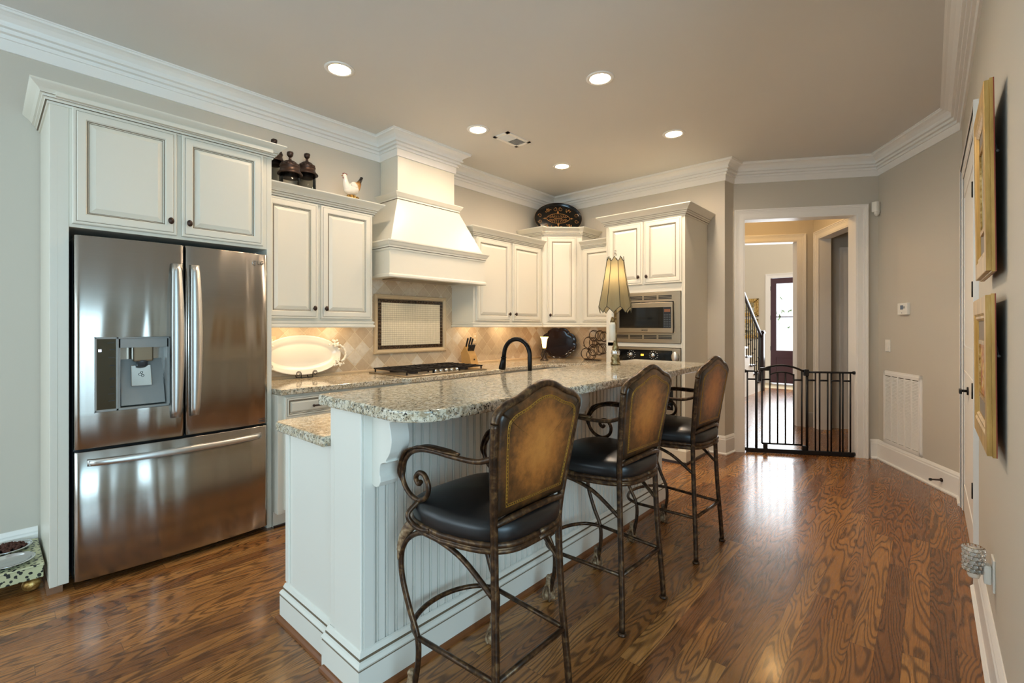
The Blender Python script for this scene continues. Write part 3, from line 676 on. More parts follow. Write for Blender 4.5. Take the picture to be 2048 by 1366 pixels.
for r_ in range(6):
    for k in range(3):
        m = MB(); m.box(-1.922+k*.024, -1.905+k*.024, f-.0175, f-.016, 1.296+r_*.022, 1.308+r_*.022); m.build('button', M['darkgrey'], cp)
m = MB(); m.box(-1.918, -1.860, f-.0175, f-.016, 1.44, 1.468); m.build('display', plain('faint_display', '#7A4A2A', .3), cp)
TXZ = lambda x, y, z_, rz=0: Matrix.Translation((x, y, z_)) @ Matrix.Rotation(rz, 4, 'Z') @ Matrix.Rotation(PI/2, 4, 'X')
text_mesh('brand_lettering', 'BOSCH', .019, M['black'], mw, TXZ(-2.12, f-.0208, 1.262))
m = MB(); m.box(MX0+.03, MX1-.03, TY+.0, TY+.40, 1.145, 1.60); m.build('housing', M['black'], mw)
# wall oven
ov = thing('wall_oven', 'stainless wall oven with black dial panel below the microwave', 'oven', (-2.115, 4.4, .37))
m = MB(); m.box(MX0, MX1, f-.004, TY, .375, 1.09); m.build('face', M['steelflat'], ov, bevel=.002)
m = MB(); m.box(-2.425, -1.845, f-.009, f-.003, .955, 1.068); op = m.build('control_panel', M['blackgloss'], ov)
for x in (-2.268, -2.03):
    m = MB(); m.lathe([(.026, 0), (.026, .012), (.02, .024), (0, .026)], (0, 0, 0), 18, axis='y'); m2 = MB(Matrix.Translation((x, f-.009, 1.017)) @ Matrix.Rotation(PI, 4, 'Z')); m2.lathe([(.022, 0), (.022, .010), (.018, .024), (0, .026)], (0, 0, 0), 18, axis='y'); m2.build('knob', M['chrome'], op)
    m = MB()
    for k in range(12):
        a = 2*PI*k/12; xx = x+.042*math.cos(a); zz = 1.017+.038*math.sin(a); m.box(xx-.005, xx+.005, f-.0105, f-.009, zz-.0015, zz+.0015)
    m.build('dial_marks', M['plastic'], op)
m = MB(); m.box(-2.165, -2.135, f-.0105, f-.009, 1.008, 1.026); m.build('display', M['display'], op)
m = MB(); m.box(-2.43, -1.80, f-.02, f-.004, .42, .93); m.build('oven_door', M['steelflat'], ov, bevel=.004)
m = MB(); m.tube([(-2.42, f-.06, .90), (-1.81, f-.06, .90)], .014, 10)
for x in (-2.38, -1.85): m.tube([(x, f-.06, .90), (x, f-.01, .90)], .009, 8)
m.build('handle', M['handle'], ov)
m = MB(); m.box(-2.40, -1.83, f-.022, f-.019, .5, .82); m.build('window', M['blackgloss'], ov)
m = MB(); m.lathe([(.045, 0), (.045, .012), (.0, .02)], (0, 0, 0), 20, axis='y'); 
m = MB(Matrix.Translation((-1.812, f-.004, 1.01)) @ Matrix.Rotation(PI, 4, 'Z')); m.lathe([(.033, 0), (.033, .02), (.028, .03), (0, .032)], (0, 0, 0), 20, axis='y', sx=1.6); m.build('handle_end', M['handle'], ov)

# ------------------------------------------------------------------ refrigerator
fr_ = thing('refrigerator', 'stainless french-door refrigerator with a water dispenser and bottom freezer drawer', 'refrigerator', (-3.4, .75, 0))
m = MB(); m.box(-3.70, -3.20, .300, 1.200, .035, 1.745); m.build('body', M['darkgrey'], fr_, bevel=.004)
m = MB(); 
for y in (.36, .75, 1.14): m.lathe([(.02, 0), (.02, .03), (.012, .04)], (-3.24, y, 0), 10)
m.box(-3.66, -3.215, .31, 1.19, .03, .05); m.build('feet', M['black'], fr_)
YCf = .75; HWf = .455
def fx_(y): return -3.135+.026*(1-((y-YCf)/HWf)**2)
def fr_panel(y0, y1, z0, z1, hole=None, name='door'):
    ys = [y0, y0+.003, y0+.009, y0+.018]; k = 18
    ys += [y0+.018+(y1-y0-.036)*i/k for i in range(1, k)]+[y1-.018, y1-.009, y1-.003, y1]
    if hole: ys += [hole[0], hole[1]]
    ys = sorted(set(ys)); zs = [z0, z0+.004, z1-.004, z1]
    if hole: zs += [hole[2], hole[3]]
    zs = sorted(set(zs))
    def X(y, zz):
        d = min(y-y0, y1-y); e = .010*(1-min(d, .018)/.018)**2; dz = min(zz-z0, z1-zz); e += .004*(1-min(dz, .004)/.004); return fx_(y)-e
    m = MB(); ny = len(ys); vs = [(X(y, zz), y, zz) for zz in zs for y in ys]; fs = []
    for j in range(len(zs)-1):
        for i in range(ny-1):
            ym = (ys[i]+ys[i+1])/2; zm = (zs[j]+zs[j+1])/2
            if hole and hole[0] < ym < hole[1] and hole[2] < zm < hole[3]: continue
            fs.append((j*ny+i, j*ny+i+1, (j+1)*ny+i+1, (j+1)*ny+i))
    m.add(vs, fs, True)
    xb = -3.195; nz = len(zs)
    # skirt back to xb
    loop = [i for i in range(ny)]+[j*ny+ny-1 for j in range(1, nz)]+[(nz-1)*ny+i for i in range(ny-2, -1, -1)]+[j*ny for j in range(nz-2, 0, -1)]
    lv = [vs[i] for i in loop]; n = len(lv); m.add(lv+[(xb, p[1], p[2]) for p in lv], [(i, (i+1) % n, n+(i+1) % n, n+i) for i in range(n)]+[tuple(range(n, 2*n))])
    return m.build(name, M['steel'], fr_)
HOLE = (.372, .685, .868, 1.246)
dl = fr_panel(.300, .7475, .690, 1.752, HOLE); dr = fr_panel(.7545, 1.200, .690, 1.752)
dd = fr_panel(.300, 1.200, .040, .678, name='freezer_drawer')
def vhandle(parent, y, z0, z1):
    m = MB(); N = 20; w_ = .029
    for i in range(N):
        pass
    vs = []; 
    for i in range(N+1):
        t_ = i/N; zz = z0+(z1-z0)*t_; x = fx_(y)+.012+.040*math.sin(PI*t_)**.55
        th = .010
        hw = w_*(.85+.3*math.sin(PI*t_))
        vs += [(x-th, y-hw, zz), (x+.004, y-hw*.8, zz), (x+.007, y, zz), (x+.004, y+hw*.8, zz), (x-th, y+hw, zz)]
    fs = [(i*5+k, i*5+(k+1) % 5, (i+1)*5+(k+1) % 5, (i+1)*5+k) for i in range(N) for k in range(5)]+[(4, 3, 2, 1, 0), tuple(N*5+k for k in range(5))]
    m.add(vs, fs, True); m.box(fx_(y)-.004, fx_(y)+.018, y-.012, y+.012, z0+.005, z0+.04); m.box(fx_(y)-.004, fx_(y)+.018, y-.012, y+.012, z1-.04, z1-.005)
    return m.build('handle', M['handle'], parent)
vhandle(dl, .708, .80, 1.645); vhandle(dr, .795, .80, 1.645)
m = MB(); N = 24; vs = []
for i in range(N+1):
    t_ = i/N; y = .345+.81*t_; x = fx_(y)+.010+.042*math.sin(PI*t_)**.5; zc = .622; hh = .018
    vs += [(x-.01, y, zc-hh), (x+.005, y, zc-hh*.8), (x+.008, y, zc), (x+.005, y, zc+hh*.8), (x-.01, y, zc+hh)]
m.add(vs, [(i*5+k, i*5+(k+1) % 5, (i+1)*5+(k+1) % 5, (i+1)*5+k) for i in range(N) for k in range(5)]+[(4, 3, 2, 1, 0), tuple(N*5+k for k in range(5))], True)
m.box(fx_(.36)-.004, fx_(.36)+.02, .35, .38, .61, .635); m.box(fx_(1.14)-.004, fx_(1.14)+.02, 1.12, 1.15, .61, .635); m.build('handle', M['handle'], dd)
# dispenser set into the left door
xd = fx_(.53)-.004
m = MB(); frame_ = [(.372, .685, 1.236, 1.246), (.372, .685, .868, .880), (.372, .380, .868, 1.246), (.455, .466, .868, 1.246), (.677, .685, .868, 1.246)]
for a, b, c, d_ in frame_: m.box(xd-.08, xd+.003, a, b, c, d_)
m.build('dispenser_frame', M['grey'], dl, bevel=.002)
m = MB(); m.box(xd-.06, xd-.001, .380, .455, .880, 1.236); cpn = m.build('control_strip', steel('smoked_steel', 0, .12, '#6E6A60'), dl)
for zz, w_ in ((1.215, .03), (1.18, .02), (1.14, .025), (1.10, .02), (1.035, .02), (1.03, .02), (.99, .02), (.955, .026), (.92, .026)):
    m = MB(); m.box(xd-.001, xd, .450-w_, .450, zz, zz+.003); m.build('printed_mark', M['black'], cpn)
m = MB(); m.box(xd-.001, xd+.0005, .386, .398, 1.172, 1.184); m.build('indicator_light', emit('indicator', '#DDE8FF', 2.5), cpn)
m = MB(); m.box(xd-.095, xd-.085, .466, .677, .880, 1.236); m.box(xd-.09, xd-.0, .466, .472, .880, 1.236); m.box(xd-.09, xd-.0, .671, .677, .880, 1.236); m.box(xd-.09, xd, .466, .677, 1.19, 1.236)
m.add([(xd-.085, .485, 1.16), (xd-.085, .66, 1.16), (xd-.012, .665, .888), (xd-.012, .478, .888), (xd-.088, .485, 1.16), (xd-.088, .66, 1.16), (xd-.088, .665, .882), (xd-.088, .478, .882)], [(0, 1, 2, 3), (3, 2, 6, 7), (0, 3, 7, 4), (1, 5, 6, 2)])
m.build('recess', M['grey'], dl)
m = MB(); m.box(xd-.05, xd-.002, .525, .612, 1.115, 1.20); m.build('spout_housing', M['steelflat'], dl, bevel=.008)
m = MB(); m.box(xd-.05, xd-.02, .56, .578, 1.205, 1.226); m.build('spout_tip', M['plastic'], dl, bevel=.002)
m = MB(); m.lathe([(.024, 0), (.024, .02), (.03, .03)], (xd-.03, .568, 1.09), 16); m.build('nozzle', M['darkgrey'], dl)
m = MB(); vs = [(xd-.045, .522, 1.095), (xd-.045, .608, 1.095), (xd-.022, .610, .985), (xd-.022, .520, .985)]; m.add(vs+[(a-.006, b, c) for a, b, c in vs], [(0, 1, 2, 3), (4, 7, 6, 5), (0, 4, 5, 1), (1, 5, 6, 2), (2, 6, 7, 3), (3, 7, 4, 0)]); m.build('paddle', M['chrome'], dl, bevel=.003)
m = MB(); 
for (cy, cz, r) in ((.560, 1.045, .007), (.570, 1.038, .006), (.566, 1.055, .005)): m.tube([(xd-.0335+(1.045-cz)*.2, cy+r*math.cos(a*PI/8), cz+r*math.sin(a*PI/8)) for a in range(17)], .0011, 5)
m.build('ice_symbol', M['black'], dl)
# brand marks
TX_ = lambda x, y, z_: Matrix.Translation((x, y, z_)) @ Matrix.Rotation(PI/2, 4, 'Z') @ Matrix.Rotation(PI/2, 4, 'X')
text_mesh('brand_lettering', 'LG', .029, M['chrome'], dr, TX_(fx_(1.134)+.0006, 1.155, 1.697))
m = MB(); xc = fx_(1.104)+.0008; m.tube([(xc, 1.118+.0125*math.cos(a*PI/12+.5), 1.695+.0125*math.sin(a*PI/12+.5)) for a in range(20)], .0014, 6); m.tube([(xc, 1.120, 1.702), (xc, 1.120, 1.690), (xc, 1.127, 1.690)], .0012, 6); m.ball((xc, 1.113, 1.699), .0018)
m.build('brand_emblem', M['chrome'], dr)
m = MB(); x = fx_(1.15)-.0005; z0, z1, y0, y1 = .700, .722, 1.10, 1.185
m.box(x, x+.0015, y0, y1, z0, z0+.0015); m.box(x, x+.0015, y0, y1, z1-.0015, z1); m.box(x, x+.0015, y0, y0+.0015, z0, z1); m.box(x, x+.0015, y1-.0015, y1, z0, z1); m.box(x, x+.0012, y0+.008, y0+.018, z0+.006, z1-.006)
for k in range(9): m.box(x, x+.0012, y0+.024+k*.0062, y0+.0275+k*.0062, z0+.007, z1-.008)
m.build('badge', M['darkgrey'], dr)

# ------------------------------------------------------------------ range hood
hd = thing('range_hood', 'cream tapered wooden range hood with chimney rising to the ceiling', 'range hood', (-3.5, 2.715, 1.70))
m = MB(); m.box(XW+.003, HX, HY0, HY1, 2.44, ZC-.001); m.build('chimney', M['cab'], hd, bevel=.002)
LX, LY0, LY1 = -3.25, 2.175, 3.255
m = MB(); xt, yt0, yt1 = HX+.03, 2.37, 3.06
def ring(x, y0, y1, z_): return [(XW+.003, y0, z_), (x, y0, z_), (x, y1, z_), (XW+.003, y1, z_)]
m.add(ring(LX, LY0+.01, LY1-.01, 1.985)+ring(xt, yt0, yt1, 2.41), [(0, 1, 5, 4), (1, 2, 6, 5), (2, 3, 7, 6), (3, 0, 4, 7), (3, 2, 1, 0), (4, 5, 6, 7)]); m.build('tapered_body', M['cab'], hd)
m = MB(); m.box(XW+.003, HX+.028, 2.372, 3.058, 2.395, 2.445); m.sweep([(XW+.002, 2.372), (HX+.028, 2.372), (HX+.028, 3.058), (XW+.002, 3.058)], [(0, 2.382), (.008, 2.382), (.008, 2.396), (.014, 2.400), (.014, 2.412), (.022, 2.420), (.034, 2.440), (.040, 2.450), (.040, 2.458), (0, 2.458)], side=-1, mats={2: 1}); m.build('upper_moulding', [M['cab'], M['glaze']], hd)
m = MB(); m.box(XW+.003, LX, LY0, LY1, 1.72, 1.99); m.build('lower_box', M['cab'], hd)
m = MB(); m.sweep([(XW+.002, LY0), (LX, LY0), (LX, LY1), (XW+.002, LY1)], [(0, 1.925), (.006, 1.925), (.006, 1.940), (.012, 1.944), (.012, 1.956), (.020, 1.964), (.030, 1.984), (.036, 1.990), (.036, 2.000), (0, 2.000)], side=-1, mats={2: 1}); m.build('lower_moulding', [M['cab'], M['glaze']], hd)
m = MB(); m.sweep([(XW+.002, LY0), (LX, LY0), (LX, LY1), (XW+.002, LY1)], [(-.03, 1.70), (.006, 1.70), (.014, 1.706), (.014, 1.722), (.006, 1.730), (0, 1.734), (-.03, 1.734)], side=-1); m.build('bottom_lip', M['cab'], hd)
m = MB(); m.box(-3.62, -3.32, 2.35, 3.08, 1.712, 1.722); m.build('filter', M['steelflat'], hd)

# ------------------------------------------------------------------ backsplash (tiled wall surface)
m = MB(); m.box(XW, XW+.012, 1.25, YB-.012, .90, 1.42); m.box(XW, XW+.012, 2.07, 3.26, 1.42, 1.75); struct('trim_11', m, M['tile_y'])
m = MB(); m.box(XW+.012, TX0, YB-.012, YB, .90, 1.42); struct('trim_12', m, M['tile_x'])
m = MB(); XT = XW+.012
m.sweep([(XT, 1.25), (XT, YB-.012), (TX0, YB-.012)], [(0, .90), (.014, .90), (.014, .912), (.008, .92), (0, .92)], side=-1); struct('trim_13', m, M['stone'])
mo = thing('mosaic_panel', 'framed stone mosaic panel with dark glass border behind the cooktop', 'tile panel', (XT, 2.73, 1.32))
PY0, PY1, PZ0, PZ1 = 2.315, 3.145, 1.052, 1.592
m = MB(); P4 = [(PY0, PZ0), (PY1, PZ0), (PY1, PZ1), (PY0, PZ1)]
rg = [(0, 0), (0, .016), (.008, .024), (.018, .024), (.024, .018), (.032, .016), (.038, .008), (.038, 0)]
vs = []
for ins, h in rg: vs += [(XT+h, PY0+ins, PZ0+ins), (XT+h, PY1-ins, PZ0+ins), (XT+h, PY1-ins, PZ1-ins), (XT+h, PY0+ins, PZ1-ins)]
m.add(vs, [(i*4+k, i*4+(k+1) % 4, i*4+4+(k+1) % 4, i*4+4+k) for i in range(len(rg)-1) for k in range(4)]); m.build('stone_frame', M['stone'], mo)
m = MB(); m.box(XT, XT+.004, PY0+.03, PY1-.03, PZ0+.03, PZ1-.03); m.build('grout_bed', M['grout'], mo)
m = MB(); y0, y1, z0, z1 = PY0+.042, PY1-.042, PZ0+.042, PZ1-.042; ny, nz = 22, 14; sy = (y1-y0)/ny; sz = (z1-z0)/nz
for i in range(ny):
    for j in range(nz):
        if i in (0, ny-1) or j in (0, nz-1): m.box(XT+.003, XT+.009, y0+i*sy+.002, y0+(i+1)*sy-.002, z0+j*sz+.002, z0+(j+1)*sz-.002)
m.build('glass_border', M['mosdark'], mo)
y0 += sy; y1 -= sy; z0 += sz; z1 -= sz; ny, nz = 34, 20; sy = (y1-y0)/ny; sz = (z1-z0)/nz; m = MB()
for i in range(ny):
    for j in range(nz): m.box(XT+.003, XT+.008, y0+i*sy+.001, y0+(i+1)*sy-.001, z0+j*sz+.001, z0+(j+1)*sz-.001)
m.build('mosaic_field', M['stonelight'], mo)

# ------------------------------------------------------------------ base cabinets and counters
BX = -3.10; ZK = .90; BYB = 4.37
def base_cab(label, y0, y1, x, rows, doors):
    r = thing('base_cabinet', label, 'cabinet', ((XW+x)/2, (y0+y1)/2, 0))
    m = MB(); m.box(XW+.003, x, y0, y1, .10, .862); m.box(XW+.003, x-.07, y0, y1, 0, .10); m.build('body', M['cab'], r, bevel=.002)
    fx = frame((x, 0, 0), (0, 1), (1, 0))
    for a, b in rows: add_door(r, fx, a, b, .705, .848, 'B', 'drawer')
    for a, b, k in doors:
        d = add_door(r, fx, a, b, .125, .69, None); knob(d, fx, (b-.03) if k == 'R' else (a+.03), .021, .64)
    m = MB(); m.box(x-.07, x-.055, y0, y1, 0, .012); m.build('shoe_strip', M['treewood'], r)
    return r
base_cab('cream drawer base cabinet directly right of the refrigerator', 1.247, 1.76, BX, [(1.285, 1.735)], [(1.285, 1.735, 'R')])
base_cab('cream base cabinet under the counter left of the cooktop', 1.762, 2.20, BX, [(1.785, 2.175)], [(1.785, 2.175, 'L')])
base_cab('projecting cream base cabinet below the gas cooktop', 2.202, 3.25, -3.035, [(2.24, 3.21)], [(2.24, 2.71, 'R'), (2.74, 3.21, 'L')])
base_cab('cream base cabinet under the counter right of the cooktop', 3.252, 4.05, BX, [(3.28, 4.02)], [(3.28, 3.64, 'R'), (3.66, 4.02, 'L')])
cb = thing('base_cabinet', 'cream corner base cabinet below the accent lamp and scalloped tray', 'cabinet', (-3.2, 4.5, 0))
m = MB(); m.prism([(XW+.003, 4.052), (BX, 4.052), (-2.82, BYB), (TX0-.002, BYB), (TX0-.002, YB-.003), (XW+.003, YB-.003)], .10, .862); m.prism([(XW+.01, 4.06), (BX-.07, 4.06), (-2.85, BYB+.07), (TX0-.01, BYB+.07), (TX0-.01, YB-.01), (XW+.01, YB-.01)], 0, .10); m.build('body', M['cab'], cb)
q0 = Vector((BX, 4.052)); q1 = Vector((-2.82, BYB)); dd_ = (q1-q0); L_ = dd_.length; fx = frame((q0.x, q0.y), (dd_.x, dd_.y), (dd_.y, -dd_.x)); add_door(cb, fx, .03, L_-.03, .125, .848, 'L')
# L-shaped kitchen counter
def slab(poly, z0, z1, name, r=.008):
    m = MB(); m.prism(poly, z0, z1); return m
def roundpoly(poly, rad, seg=7):
    out = []; n = len(poly)
    for i in range(n):
        p = Vector(poly[i]); r = rad[i] if hasattr(rad, '__len__') else rad
        if r <= 0: out.append(tuple(p)); continue
        a = (Vector(poly[i-1])-p).normalized(); b = (Vector(poly[(i+1) % n])-p).normalized(); ang = a.angle(b); d = r/math.tan(ang/2)
        s0 = p+a*d; s1 = p+b*d; cdir = (a+b).normalized(); c = p+cdir*(r/math.sin(ang/2)); a0 = math.atan2(s0.y-c.y, s0.x-c.x); a1 = math.atan2(s1.y-c.y, s1.x-c.x)
        da = (a1-a0+PI) % (2*PI)-PI
        for k in range(seg+1): t_ = a0+da*k/seg; out.append((c.x+r*math.cos(t_), c.y+r*math.sin(t_)))
    return out
kp = [(XW+.013, 1.247), (-3.06, 1.247), (-3.06, 2.16), (-2.99, 2.20), (-2.99, 3.25), (-3.06, 3.29), (-3.06, 4.03), (-2.80, 4.33), (TX0-.001, 4.33), (TX0-.001, YB-.013), (XW+.013, YB-.013)]
m = MB(); m.prism(roundpoly(kp, [0, .012, .01, .01, .01, .01, .02, .02, 0, 0, 0], 4), ZK-.037, ZK)
tag(m.build('granite_countertop', M['granite'], loc=(-3.3, 2.5, ZK-.037), bevel=.006, seg=3), 'L-shaped speckled granite countertop along the tiled walls', 'countertop')

# ------------------------------------------------------------------ island
isl = thing('kitchen_island', 'cream kitchen island with beadboard side and scrolled corbels', 'kitchen island', (-1.8, 2.1, 0))
KX0, KX1, IY0, IY1 = -1.715, -1.50, .89, 3.36; LXI = -2.14
m = MB(); m.box(KX0, KX1+.0, IY0+.001, IY1, .0, 1.0); m.build('knee_wall', M['island'], isl)
# beadboard face as real grooves
m = MB(); y = IY0+.05; vs = []; pts = [(KX1, IY0)]
P = .0405
pf = [(KX1+.006, IY0+.046)]
while y < IY1-.05:
    pf += [(KX1+.006, y), (KX1+.000, y+.0024), (KX1+.000, y+.0050), (KX1+.0085, y+.0064), (KX1+.0085, y+.0090), (KX1+.000, y+.0104), (KX1+.000, y+.0130), (KX1+.006, y+.0152)]; y += P
pf += [(KX1+.006, IY1-.046)]
vs = [(a, b, .10) for a, b in pf]+[(a, b, 1.0) for a, b in pf]; k = len(pf)
m.add(vs, [(i, i+1, k+i+1, k+i) for i in range(k-1)])
for i in range(k-1): m.mi[-(k-1)+i] = 1 if (i >= 1 and (i-1) % 8 in (1, 5) and i < k-2) else 0  # groove floors take the painted shade tone
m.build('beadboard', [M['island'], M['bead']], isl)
m = MB(); m.box(KX1, KX1+.010, IY0, IY0+.046, .0, 1.0); m.build('corner_post', M['island'], isl, bevel=.004); m = MB(); m.box(KX1, KX1+.010, IY1-.046, IY1, 0, 1.0); m.build('corner_post', M['island'], isl, bevel=.004)
m = MB(); m.box(KX0+.035, KX1+.010, IY0-.010, IY0, .0, 1.0); m.build('end_stile', M['island'], isl, bevel=.004); m = MB(); m.box(KX0, KX0+.032, IY0-.006, IY0, 0, 1.0); m.build('end_stile', M['island'], isl, bevel=.004)
m = MB(); m.box(LXI, KX0-.001, .90, 3.30, .10, .838); m.box(LXI+.07, KX0, .90, 3.30, 0, .1); m.build('base_cabinet_body', M['island'], isl, bevel=.002)
m = MB(); m.box(LXI, LXI+.035, .893, .90, .17, .836); m.build('end_panel_stile', M['island'], isl, bevel=.002); m = MB(); m.box(KX0-.019, KX0-.004, .893, .90, .17, .836); m.build('end_panel_stile', M['island'], isl, bevel=.002)
IB = [(0, 0), (.022, 0), (.022, .105), (.020, .108), (.024, .116), (.018, .128), (.012, .132), (.012, .142), (.006, .158), (0, .162)]
m = MB(); m.sweep([(LXI, .97), (LXI, .90), (KX0, .90), (KX0, IY0-.008), (KX1+.008, IY0-.008), (KX1+.008, IY1), (KX0, IY1)], IB, side=-1, mats={2: 1, 6: 1}); m.build('baseboard', [M['island'], M['glaze']], isl)
m = MB(); m.sweep([(LXI-.022, .97), (LXI-.022, .878), (KX0, .878), (KX0, IY0-.030), (KX1+.030, IY0-.030), (KX1+.030, IY1+.02), (KX0, IY1+.02)], [(0, 0), (.016, 0), (.014, .010), (.006, .018), (0, .020)], side=-1); tag(m.build('shoe_moulding', plain('oak_shoe', '#7A4A28', .35, 0, .2, 30), isl), 'stained wood shoe moulding')
m = MB()
fxI = frame((LXI, 0, 0), (0, 1), (-1, 0))
for a, b in ((.94, 1.45), (1.49, 2.0), (2.04, 2.6), (2.64, 3.26)): add_door(isl, fxI, a, b, .125, .82, 'R')
# corbels
def corbel(y0, y1):
    # profile in (out, z), z down from 1.0
    c = spline([(.118, -.030, 0), (.130, -.070, 0), (.132, -.100, 0), (.120, -.135, 0), (.098, -.160, 0)], 5)
    c2 = spline([(.086, -.172, 0), (.060, -.182, 0), (.052, -.205, 0), (.052, -.222, 0)], 5)
    pr = [(0, 0), (.143, 0), (.150, -.012), (.140, -.024), (.124, -.028)]+[(p.x, p.y) for p in c]+[(.094, -.166), (.100, -.170)]+[(p.x, p.y) for p in c2]+[(.058, -.228), (.058, -.246), (.046, -.262), (.030, -.268), (.012, -.268), (0, -.262)]
    vs = [(KX1+.009+o*.9, y0, 1.0+z_-.001) for o, z_ in pr]+[(KX1+.009+o*.9, y1, 1.0+z_-.001) for o, z_ in pr]; k = len(pr)
    m = MB(); m.add(vs, [tuple(range(k)), tuple(range(k, 2*k))[::-1]]+[(i, (i+1) % k, k+(i+1) % k, k+i) for i in range(k)]); return m.build('corbel', M['island'], isl, bevel=.002)
corbel(.925, 1.00); corbel(2.10, 2.175); corbel(3.23, 3.305)
m = MB(); m.prism(roundpoly([(-1.765, .85), (-1.148, .85), (-1.148, 3.40), (-1.30, 3.46), (-1.765, 3.46)], [.03, .13, .05, .05, .03], 8), 1.0, 1.04)
tag(m.build('granite_bar_top', M['granite'], loc=(-1.45, 2.15, 1.0), bevel=.009, seg=3), 'raised granite bar top with rounded corner on the island', 'countertop')
m = MB(); m.prism(roundpoly([(-2.19, .855), (KX0-.004, .855), (KX0-.004, 3.34), (-2.19, 3.34)], [.05, 0, 0, .02], 6), .84, .88)
tag(m.build('granite_worktop', M['granite'], loc=(-1.95, 2.1, .84), bevel=.009, seg=3), 'lower granite worktop on the refrigerator side of the island', 'countertop')

# faucet
fa = thing('faucet', 'dark bronze gooseneck pull-down faucet behind the bar top', 'faucet', (-1.79, 2.175, .88))
fxp, fyp = -1.79, 2.175
pts = [(fxp, fyp, .88), (fxp, fyp, 1.10)]; R_ = .098
for i in range(0, 17): a = PI*i/16*.97; pts.append((fxp-R_*.97*(1-math.cos(a)), fyp-R_*.1*(1-math.cos(a)), 1.125+R_*math.sin(a)))
pts.append((pts[-1][0]-.004, pts[-1][1], 1.105))
m = MB(); m.tube(pts, .0135, 14); m.lathe([(.026, .0), (.026, .01), (.018, .03), (.018, .09), (.015, .1)], (fxp, fyp, .88), 18); m.build('spout', M['darkbronze'], fa)
e = pts[-1]; m = MB(); m.tube([e, (e[0]-.004, e[1], e[2]-.02), (e[0]-.012, e[1], e[2]-.06), (e[0]-.014, e[1], e[2]-.072)], [.015, .017, .023, .021], 14); m.lathe([(.018, 0), (.018, .006)], (e[0]-.001, e[1], e[2]), 14); m.build('spray_head', M['darkbronze'], fa)
m = MB(); m.tube([(fxp, fyp, .96), (fxp+.0, fyp+.05, .97), (fxp, fyp+.09, 1.0)], [.01, .008, .006], 8); m.build('handle', M['darkbronze'], fa)

# ------------------------------------------------------------------ cooktop
ck = thing('gas_cooktop', 'five-burner gas cooktop with black grates on the granite counter', 'cooktop', (-3.3, 2.66, ZK))
KY0, KY1, KXA, KXB = 2.20, 3.10, -3.60, -3.06
m = MB(); m.box(KXA, KXB, KY0, KY1, ZK+.0005, ZK+.012); m.build('tray', M['steelflat'], ck, bevel=.005, seg=3)
def grate(y0, y1, x0=KXA+.03, x1=KXB-.03):
    m = MB(); z0 = ZK+.034; z1 = ZK+.046
    for y in (y0, y1-.012): m.box(x0, x1, y, y+.012, z0, z1)
    for x in (x0, x1-.012): m.box(x, x+.012, y0, y1, z0, z1)
    for k in range(1, 6):
        x = x0+(x1-x0)*k/6; m.box(x-.005, x+.005, y0+.01, y0+(y1-y0)*.36, z0, z1+.004); m.box(x-.005, x+.005, y1-(y1-y0)*.36, y1-.01, z0, z1+.004)
    ym = (y0+y1)/2; m.box(x0, x1, ym-.005, ym+.005, z0, z1+.002)
    for x in (x0+.01, x1-.02):
        for y in (y0+.002, y1-.012): m.box(x, x+.012, y, y+.01, ZK+.012, z0)
    return m.build('grate', M['castiron'], ck, bevel=.002)
grate(KY0+.03, KY0+.31); grate(KY0+.315, KY0+.585, KXA+.03, KXB-.12); grate(KY0+.59, KY1-.03)
for (x, y, r) in ((-3.46, 2.37, .045), (-3.20, 2.37, .04), (-3.40, 2.65, .055), (-3.46, 2.93, .04), (-3.20, 2.93, .045)):
    m = MB(); m.lathe([(r, 0), (r, .008), (r*.85, .016), (r*.8, .02), (0, .022)], (x, y, ZK+.012), 20); m.build('burner', M['castiron'], ck)
for k in range(5):
    m = MB(); y = 2.53+k*.06; m.lathe([(.019, 0), (.017, .018), (.016, .022), (0, .024)], (KXB-.05, y, ZK+.012), 14); m.box(KXB-.053, KXB-.047, y-.016, y+.016, ZK+.036, ZK+.042); m.build('knob', M['chrome'], ck)

# ------------------------------------------------------------------ counter-top objects
# oval platter on a scroll stand
pl = thing('oval_platter', 'white oval ceramic platter with grape-cluster handles leaning on the tiles', 'platter', (-3.63, 1.665, ZK+.02))
a_, b_ = .315, .158; rng = random.Random(4)
ti = Matrix.Translation((-3.655, 1.665, ZK+.018)) @ Matrix.Rotation(math.radians(-13), 4, 'Y') @ Matrix.Translation((0, 0, b_))
def ellipse_dish(m, a, b, prof, seg=56):   # prof: (scale-inset, depth)
    n = len(prof); vs = []
    for ins, d_ in prof:
        for k in range(seg): t_ = 2*PI*k/seg; vs.append((d_, (a-ins)*math.cos(t_), (b-ins)*math.sin(t_)))
    m.add(vs, [(i*seg+k, i*seg+(k+1) % seg, (i+1)*seg+(k+1) % seg, (i+1)*seg+k) for i in range(n-1) for k in range(seg)], True)
    L = (n-1)*seg; m.f.append([len(m.v)-seg+k for k in range(seg)]); m.mi.append(0); m.sm.append(False)
    m.f.append([len(m.v)-n*seg+k for k in range(seg)][::-1]); m.mi.append(0); m.sm.append(False)
m = MB(ti); ellipse_dish(m, a_, b_, [(.03, -.004), (0, .024), (.002, .030), (.008, .030), (.014, .027), (.03, .022), (.05, .015), (.058, .008), (.07, .004)]); m.build('dish', M['ceramic'], pl)
